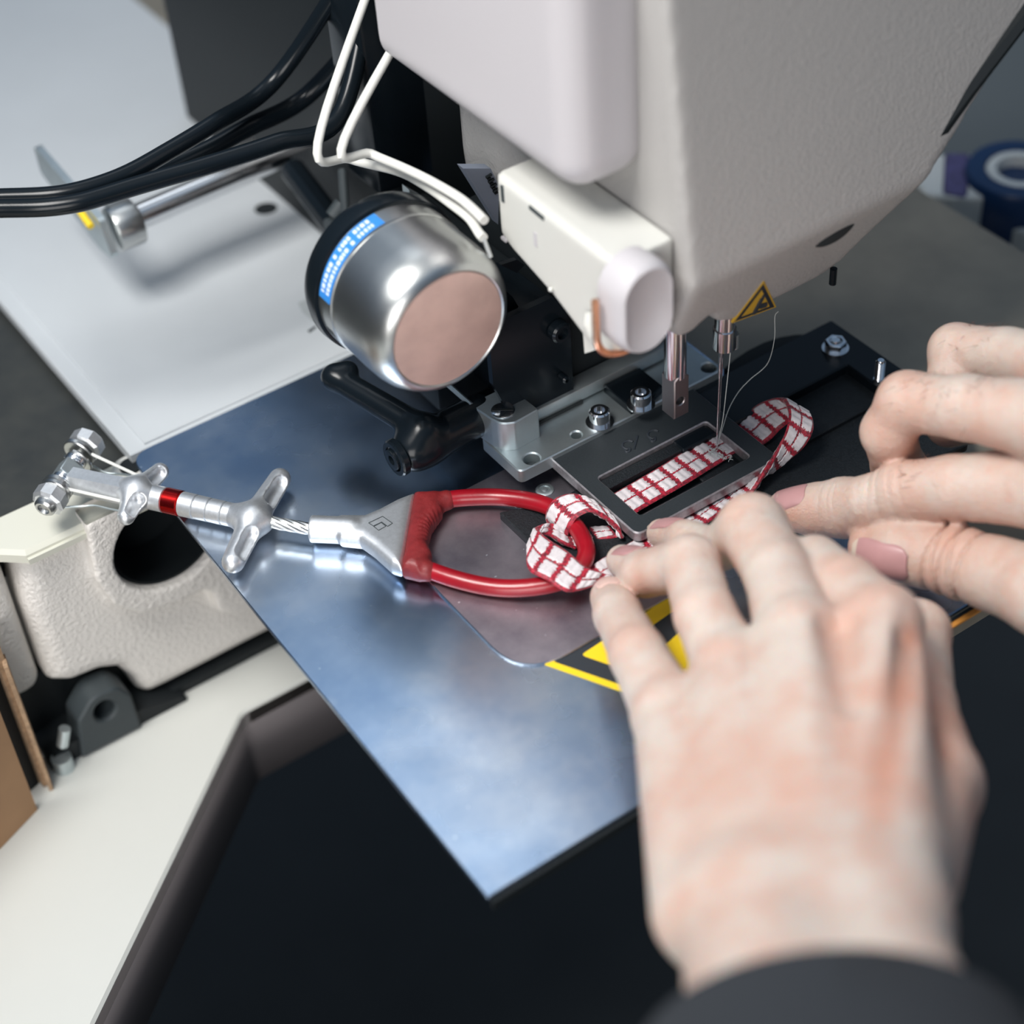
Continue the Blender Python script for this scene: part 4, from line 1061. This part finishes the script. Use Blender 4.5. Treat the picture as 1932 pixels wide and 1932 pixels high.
# lower wrap, folded over itself below the loop
sC = [(c5(660, 900, 5.0), c5(610, 770, 5.0)), (c5(540, 850, 7.2), c5(520, 700, 7.2)), (c5(400, 770, 9.2), c5(430, 668, 9.4)), (c5(285, 800, 10.6), c5(345, 675, 11.2)), (c5(215, 960, 11.8), c5(315, 720, 12.4)), (c5(235, 1095, 12.6), c5(420, 815, 13.4)),
      (c5(400, 1185, 12.4), c5(590, 925, 13.2)), (c5(560, 1285, 10.5), c5(735, 1050, 11.5)), (c5(720, 1270, 8.6), c5(850, 1100, 9.6)), (c5(900, 1200, 7.4), c5(960, 1130, 8.2)), (c5(1000, 1150, 7), c5(1020, 1100, 7.4))]
webbing('lower_hitch_wrap', sC, slg, u0=6.6)

# ================================================================== HANDS
UP, TOW = RM[1], RM[2]
def unit(v): v = np.array(v, float); return v / np.linalg.norm(v)
def chain(X, js, k=2.0):
    """js = [(px, py, z, r)] -> one tapering finger"""
    pts = [P(a, b, z) for a, b, z, r in js]; f = None
    for (p, q, a, b) in zip(pts, pts[1:], js, js[1:]):
        c = cone(X, p, q, a[3] * 1.04, b[3] * 1.04); f = c if f is None else smin(f, c, k)
    return f
def groove(X, c, axis, rad, w_=.55, amp=.45):
    """shallow skin crease: a thin ring round the finger axis"""
    c = np.array(c); ax = unit(axis)
    q = [X[i] - c[i] for i in range(3)]; t_ = q[0] * ax[0] + q[1] * ax[1] + q[2] * ax[2]
    r2 = q[0] ** 2 + q[1] ** 2 + q[2] ** 2
    return amp * np.exp(-(t_ / w_) ** 2) * np.exp(-np.maximum(r2 - rad ** 2, 0) / (rad * 4))
def surf(fn, c, n, r0):
    """walk outwards from c along n until the skin surface is reached"""
    ts = np.linspace(r0 * .3, r0 * 2.2, 120)
    X = [np.array([c[i] + n[i] * t_ for t_ in ts], np.float32) for i in range(3)]
    f = fn(X); k = np.nonzero(f > 0)[0]
    return c + n * ts[k[0] if len(k) else -1]
def bounds(js, pad=4):
    a = np.array([list(P(x, y, z)) + [r] for x, y, z, r in js])
    return (a[:, :3] - a[:, 3:]).min(0) - pad, (a[:, :3] + a[:, 3:]).max(0) + pad

M['nail_pale'] = mat('pale_fingernail', (.72, .50, .44), .32, noise=.1, nscale=120, coat=.2)
# ---- left hand (lower one, back of the hand towards the viewer)
Lp = [(1151, 1127, 13, 6.5), (1166, 1160, 19, 7.6), (1204, 1236, 30, 8.6), (1264, 1352, 37, 10.6)]
Lr = [(1174, 1058, 13, 5.4), (1218, 1082, 22, 7.4), (1303, 1064, 38, 9.0), (1330, 1160, 43, 9.0), (1378, 1262, 45, 10.8)]
Lm = [(1247, 1006, 13, 4.9), (1298, 1020, 21, 6.5), (1352, 1036, 27, 7.0), (1420, 998, 40, 11.0), (1468, 1085, 48, 9.9), (1506, 1204, 52, 12.2)]
Li = [(1440, 1085, 12, 7.0), (1480, 1092, 22, 8.2), (1536, 1068, 41, 9.0), (1596, 1110, 49, 9.6), (1662, 1180, 55, 11.6)]
Lt = [(1560, 1130, 10, 8), (1660, 1160, 13, 9), (1730, 1195, 20, 10), (1722, 1335, 32, 12), (1750, 1480, 42, 14.5), (1690, 1650, 56, 16)]
meta = [((1264, 1352, 37, 10.6), (1328, 1720, 62, 13)), ((1378, 1262, 45, 10.8), (1430, 1720, 68, 15)), ((1506, 1204, 52, 12.2), (1545, 1720, 71, 16)), ((1662, 1180, 55, 11.6), (1665, 1720, 70, 15.5))]
def lhand(X):
    f = None
    for a, b in meta:
        c = chain(X, [a, b]); f = c if f is None else smin(f, c, 9)
    f = smin(f, chain(X, [(1400, 1400, 40, 14), (1560, 1450, 44, 15), (1640, 1600, 52, 15)]), 10)     # palm body
    fa = chain(X, [(1440, 1750, 68, 19), (1520, 2150, 92, 24)]); fb = chain(X, [(1620, 1750, 68, 18.5), (1720, 2150, 90, 24)])
    f = smin(f, smin(fa, fb, 8), 10)
    # tendons and valleys
    n = unit(TOW * .8 + UP * .45)
    for (a, b) in meta:
        p = P(*a[:3]) + n * (a[3] - .6); q = P(*b[:3]) + n * (b[3] - 2.6)
        f = smin(f, cone(X, p + n * .5, p * .3 + q * .7 + n * .7, 2.7, 1.8), 3.0)
        f = smin(f, ball(X, P(*a[:3]) + n * (a[3] * .28), a[3] * .86), 4)
    for (a, b, ra) in ((P(1578, 1185, 62), P(1600, 1330, 73), 4.6),):
        f = smax(f, -cone(X, a + n * 3.5, b + n * 3.0, ra, ra * .5), 5)
    for (a, b) in ((P(1722, 1215, 66), P(1672, 1450, 82)),):
        f = smax(f, -cone(X, a + n * 2.5, b + n * 2.5, 4.0, 2.0), 7)
    # veins
    for pts in (((1300, 1400), (1380, 1470), (1420, 1560), (1450, 1650)), ((1560, 1380), (1520, 1480), (1540, 1600)), ((1440, 1330), (1380, 1470))):
        pass
    f = smin(f, chain(X, Lt, 3), 6)
    for js, k in ((Lp, 3.0), (Lr, 1.8), (Lm, 1.6), (Li, 2.4)):
        f = smin(f, chain(X, js, 2.4), k)
    # finger tips seen over the webbing stay crisp: creases at the joints
    for js in (Lp, Lr, Lm):
        for i in (1, 2):
            p0, p1, p2 = (P(*js[i + d][:3]) for d in (-1, 0, 1))
            for o_ in (-1.3, 0, 1.3): f = f + groove(X, p1 + unit(p2 - p0) * o_, p2 - p0, js[i][3], .5, .22)
    return f
def gauss(V, c, s_): return np.exp(-((V - np.array(c)) ** 2).sum(1) / (2 * s_ * s_))
def seg(V, a, b, s_):
    a, b = np.array(a), np.array(b); d = b - a; t_ = np.clip(((V - a) @ d) / (d @ d), 0, 1)
    return np.exp(-((V - a - t_[:, None] * d) ** 2).sum(1) / (2 * s_ * s_))
def lflush(V):
    f = np.zeros(len(V))
    for (a, b, s_, am) in (((1578, 1180, 62), (1590, 1420, 80), 2.6, .32), ((1712, 1200, 64), (1640, 1620, 86), 3.2, .5), ((1770, 1230, 50), (1770, 1420, 60), 4, .45), ((1395, 1440, 62), (1470, 1620, 80), 2.4, .35),
                           ((1300, 1480, 58), (1350, 1640, 76), 2.6, .25), ((1480, 1340, 68), (1500, 1600, 82), 2.4, .22), ((1400, 1130, 40), (1352, 1050, 40), 2.4, .5), ((1262, 1120, 28), (1300, 1260, 40), 2.6, .3), ((1530, 1080, 48), (1570, 1170, 58), 2.5, .4)):
        f += am * seg(V, P(*a), P(*b), s_)
    for (px, py, z, s_, a) in ((1585, 1190, 58, 7, .18), (1596, 1250, 62, 6, .35), (1700, 1200, 60, 8, .5), (1680, 1330, 66, 9, .35), (1640, 1480, 72, 10, .3), (1240, 1115, 24, 7, .55), (1345, 1045, 36, 4, .35), (1420, 1500, 66, 12, .25),
                               (1400, 1080, 40, 4, .5), (1330, 1500, 60, 14, .2), (1760, 1400, 40, 14, .5), (1800, 1550, 50, 16, .5), (1430, 1600, 72, 10, .25), (1170, 1062, 12, 4, .2)):
        f += a * gauss(V, P(px, py, z), s_)
    return f
lo1, hi1 = bounds(Lp + Lr + Lm + Li + Lt + [m_ for q in meta for m_ in q] + [(1440, 1750, 68, 19), (1520, 2130, 92, 24), (1720, 2130, 90, 24)])
lhand_o = sdf_obj('hand', lhand, lo1, hi1, .95, 'skin', None, flush=lflush, smooth_iter=1)
tag(lhand_o, 'lower hand seen from its back, fingertips pressing the webbing beside the clamp frame', 'hand')

def nail(parent, c, along_, nrm_, wd, ln, rc, name='fingernail', drop=0., m_='nail', tip=True):
    """curved nail plate lying on the finger: c centre, along_ towards the tip, nrm_ outwards, rc curvature radius"""
    c = np.array(c); d = unit(along_); n = unit(np.array(nrm_) - d * np.dot(nrm_, d)); s_ = np.cross(d, n)
    for part, v0, v1, mm in (('p', -1, .80, m_), ('t', .80, 1.0, 'nail_tip')):
        if part == 't' and not tip: continue
        bm = new(); NU, NV = 15, 13; top = []
        vs = np.linspace(v0, v1, NV if part == 'p' else 4)
        for v in vs:
            wrow = math.sqrt(max(.02, 1 - max(0, abs(v) - .45) ** 2 / .42)) * (1 if v > 0 else .97)
            row = []
            for u in np.linspace(-1, 1, NU):
                th = u * wrow * (wd / 2) / rc
                p = c + d * (v * ln / 2) + s_ * math.sin(th) * rc + n * (math.cos(th) * rc - rc - (drop + .15) * v * v)
                row.append(p)
            top.append(row)
        vt = [[bm.verts.new(tuple(p + n * .18)) for p in r] for r in top]; vb = [[bm.verts.new(tuple(p - n * .35)) for p in r] for r in top]
        for g, fl in ((vt, 0), (vb, 1)):
            for i in range(len(g) - 1):
                for j in range(NU - 1):
                    q = (g[i][j], g[i][j + 1], g[i + 1][j + 1], g[i + 1][j]); bm.faces.new(q[::-1] if fl else q)
        for i in range(len(vt) - 1):
            for j in (0, NU - 1): bm.faces.new((vt[i][j], vt[i + 1][j], vb[i + 1][j], vb[i][j]))
        for j in range(NU - 1):
            for i in (0, len(vt) - 1): bm.faces.new((vt[i][j], vt[i][j + 1], vb[i][j + 1], vb[i][j]))
        done(bm, name if part == 'p' else 'nail_edge', mm, parent, smooth=50)
def nail_on(parent, fn, a, b, s_, s1, r, nrm_, wd, rc, lift=.35, **k):
    """place on the finger segment a->b (tip first) at fraction s_ from the tip"""
    A_, B_ = P(*a[:3]), P(*b[:3]); d = unit(A_ - B_); n = unit(np.array(nrm_) - d * np.dot(nrm_, d))
    t0 = surf(fn, A_ * (1 - s_) + B_ * s_, n, r); t1 = surf(fn, A_ * (1 - s1) + B_ * s1, n, r); mid = surf(fn, A_ * (1 - (s_ + s1) / 2) + B_ * (s_ + s1) / 2, n, r)
    dd_ = t0 - t1; n2 = unit(n - unit(dd_) * np.dot(n, unit(dd_)))
    nail(parent, mid + n2 * lift, dd_, n2, wd, np.linalg.norm(dd_), rc, drop=max(0, np.dot(mid - (t0 + t1) / 2, n2)), **k)
nail_on(lhand_o, lhand, Lm[0], Lm[1], -.25, .75, 5.3, UP * .84 + TOW * .58, 9.6, 5.6)
nail_on(lhand_o, lhand, Lr[0], Lr[1], -.25, .8, 5.9, UP * .84 + TOW * .58, 10.2, 6.0)
nail_on(lhand_o, lhand, Lp[0], Lp[1], -.5, .35, 6.55, UP * .8 + TOW * .5 - RM[0] * .15, 10.5, 6.2, m_='nail_pale', tip=False)

# ---- right hand (upper one, coming in from the right)
Ri = [(1486, 962, 12, 7.0), (1540, 962, 14, 8.8), (1592, 958, 18, 9.9), (1640, 950, 25, 9.0), (1702, 928, 32, 9.9), (1800, 920, 40, 10.2), (1965, 918, 50, 13)]
Rt = [(1642, 1032, 15, 7.2), (1692, 1038, 17, 10.0), (1742, 1046, 18, 10.4), (1806, 1060, 21, 11.4), (1880, 1084, 25, 11.6), (1975, 1116, 32, 14), (2080, 1060, 46, 17)]
Rm = [(1730, 905, 13, 7.6), (1694, 878, 24, 8.6), (1676, 815, 46, 8.6), (1712, 758, 58, 9.6), (1820, 768, 66, 9.9), (1985, 795, 76, 12.5)]
Rr = [(1850, 800, 40, 6.5), (1790, 800, 38, 7.2), (1792, 730, 50, 7.6), (1804, 662, 56, 8.9), (1900, 672, 64, 9.0), (2020, 700, 74, 12)]
Rp = [(2010, 720, 40, 6.5), (1990, 690, 36, 7), (1998, 640, 50, 7.6), (2060, 650, 64, 10)]
rmeta = [((1965, 918, 50, 13), (2270, 960, 78, 16)), ((1985, 795, 76, 12.5), (2280, 900, 90, 16)), ((2020, 700, 74, 12), (2290, 840, 92, 15)), ((2060, 650, 64, 10), (2300, 790, 84, 13))]
def rhand(X):
    f = None
    for a, b in rmeta:
        c = chain(X, [a, b]); f = c if f is None else smin(f, c, 8)
    f = smin(f, chain(X, [(2270, 880, 80, 20), (2420, 900, 90, 24)]), 10)
    f = smin(f, chain(X, Rt, 2.4), 4.5)
    g = chain(X, Ri, 2.2)
    # knuckle creases over the finger joints and the folded thumb joint
    for js, i, offs, amp in ((Ri, 4, (-9, -5.5, 0, 4.5), .55), (Ri, 2, (-4, .5, 3), .42), (Ri, 3, (-3, 2), .2)):
        p0, p1, p2 = (P(*js[i + d][:3]) for d in (-1, 0, 1))
        for o_ in offs: g = g + groove(X, p1 + unit(p2 - p0) * o_, p2 - p0 + np.array([0, 0, o_ * .5]), js[i][3], .42, amp)
    f = smin(f, g, 3.0)
    m_ = chain(X, Rm, 2.6)
    p1 = P(*Rm[3][:3]); m_ = m_ + groove(X, p1 + [2, -2, 0], P(*Rm[4][:3]) - p1, 9, .5, .15)
    f = smin(f, m_, 2.2); f = smin(f, chain(X, Rr, 2.4), 2.0); f = smin(f, chain(X, Rp, 2.4), 3)
    for i, offs in ((3, (-5, -2.2, 1.0, 4.0, 7.5)),):
        p0, p1, p2 = (P(*Rt[i + d][:3]) for d in (-1, 0, 1))
        for q, o_ in enumerate(offs): f = f + groove(X, p1 + unit(p2 - p0) * o_ - TOW * 1, unit(p2 - p0) + UP * (.14 if q % 2 else -.1), 13, .6, 1.35)
    return f
def rflush(V):
    f = np.zeros(len(V))
    for (px, py, z, s_, a) in ((1500, 960, 16, 6, .45), (1560, 1000, 10, 9, .5), (1665, 1000, 20, 7, .4), (1760, 1030, 26, 9, .35), (1720, 840, 40, 8, .55), (1760, 820, 50, 7, .6), (1720, 730, 62, 8, .22), (1640, 960, 22, 5, .12), (1880, 840, 66, 8, .5),
                               (1790, 620, 60, 7, .35), (1810, 700, 52, 7, .5), (1665, 800, 52, 7, .4), (1650, 880, 28, 8, .5), (1850, 960, 34, 10, .25), (1860, 1090, 24, 12, .3), (1840, 700, 68, 9, .2), (1620, 1050, 14, 6, .35), (1702, 925, 40, 5, .2), (1900, 1010, 30, 9, .25)):
        f += a * gauss(V, P(px, py, z), s_)
    return f
lo2, hi2 = bounds(Ri + Rt + Rm + Rr + Rp + [m_ for q in rmeta for m_ in q] + [(2420, 900, 90, 24)])
rhand_o = sdf_obj('hand', rhand, lo2, hi2, .66, 'skin', None, flush=rflush, smooth_iter=0)
tag(rhand_o, 'upper hand reaching in from the right, index finger and thumb steadying the webbing', 'hand')
nail_on(rhand_o, rhand, Ri[0], Ri[1], -.5, .75, 7.6, UP * .72 + TOW * .68, 12.5, 7.6, tip=False)
nail_on(rhand_o, rhand, Rt[0], Rt[1], -.45, 1.75, 9.0, TOW * .86 - UP * .38, 15.0, 9.0, lift=.75)
# fine hairs on the upper hand
bm = new(); rs = random.Random(11)
def hair_on(js, i, n, spread):
    a, b = P(*js[i][:3]), P(*js[i + 1][:3]); d = unit(b - a); r = (js[i][3] + js[i + 1][3]) / 2
    for _ in range(n):
        s_ = rs.uniform(.05, .95); th = rs.gauss(0, spread); n_ = unit(TOW * .7 + UP * .7); n_ = unit(n_ - d * np.dot(n_, d)); t_ = np.cross(d, n_)
        nn = n_ * math.cos(th) + t_ * math.sin(th); p = a * (1 - s_) + b * s_ + nn * (r + .02)
        g = unit(t_ * rs.uniform(-1, 1) + d * rs.uniform(-.6, 1)); L_ = rs.uniform(3.5, 6.5)
        tube(bm, [p - nn * .1, p + g * L_ * .5 + nn * .35, p + g * L_ + nn * .2], [.075, .06, .03], 4)
hair_on(Rm, 3, 60, .6); hair_on(Rm, 4, 30, .7); hair_on(Rr, 3, 50, .6); hair_on(Ri, 4, 30, .7)
done(bm, 'finger_hair', 'hair', rhand_o, kind='stuff')
# cuff of a dark sleeve on the lower forearm, outside the photograph
a, b = P(1575, 2010, 88), P(1655, 2260, 100)
bm = new(); u, v, d = frame_of(b - a); rings = []
for t_, rr in ((0, 31), (1.5, 33), (20, 34), (np.linalg.norm(b - a), 37), (np.linalg.norm(b - a) + .5, .5)):
    rings.append([a + d * t_ + (unit(RM[0]) * math.cos(an) * rr * 1.35 + np.cross(d, unit(RM[0])) * math.sin(an) * rr) for an in np.linspace(0, 2 * math.pi, 48, endpoint=False)])
loft(bm, rings, cap=False); done(bm, 'sleeve', 'sleeve_dark', lhand_o, smooth=50)

# ================================================================== BLURRED THINGS AT THE TOP RIGHT
sh = thing('side_shelf', (420, 200, -60), label='grey shelf beyond the right edge of the worktop', cat='shelf')
bm = new(); box(bm, 276, 640, -250, 800, -70, -58); done(bm, 'shelf_board', mat('shelf_grey', (.10, .115, .12), .5), sh, bevel=1)
Z = -20
def slab(name, m_, pts, z0, z1, parent, **k):
    bm = new(); prism(bm, arc_round([P2(a, b, z1) for a, b in pts], 3, 4), [], z0, z1, ch=1); return done(bm, name, m_, parent, **k)
bag = thing('white_package', P(1770, 350, -58), label='blurred white package with purple grid print, top right corner', cat='package')
slab('package_body', 'clear_white', [(1738, 290), (1728, 340), (1745, 366), (1800, 372), (1860, 372), (1870, 290)], -57.9, -26, bag)
slab('purple_label', 'purple', [(1782, 288), (1778, 366), (1826, 371), (1832, 288)], -26, -25.5, bag)
roll = thing('tape_roll', P(1925, 325, -58), label='blurred navy blue tape roll with white core, top right corner', cat='roll')
c_ = P(1925, 318, -22)
bm = new(); lathe(bm, (c_[0], c_[1], -57.9), (0, 0, 1), [(0, 25), (34, 25), (36, 24), (36, 16), (30, 16)], 48); done(bm, 'navy_ring', 'navy', roll)
bm = new(); lathe(bm, (c_[0], c_[1], -57.0), (0, 0, 1), [(0, 15.6), (34, 15.6), (35, 15), (35, 11), (3, 11)], 48); done(bm, 'white_core', 'clear_white', roll)
tr = thing('plastic_tray', P(1860, 400, -58), label='blurred milky plastic tray with navy rim below the tape roll', cat='tray')
slab('tray_body', 'clear_white', [(1745, 352), (1790, 392), (1932, 436), (2060, 470), (2060, 350), (1900, 300)], -57.9, -38, tr)
slab('navy_rim', 'navy', [(1790, 394), (1830, 418), (1932, 450), (2060, 490), (2060, 474), (1932, 440)], -57.9, -45, tr)
slab('lower_edge', 'clear_white', [(1850, 425), (1895, 460), (1932, 478), (2060, 540), (2060, 505), (1932, 458)], -57.9, -50, tr)
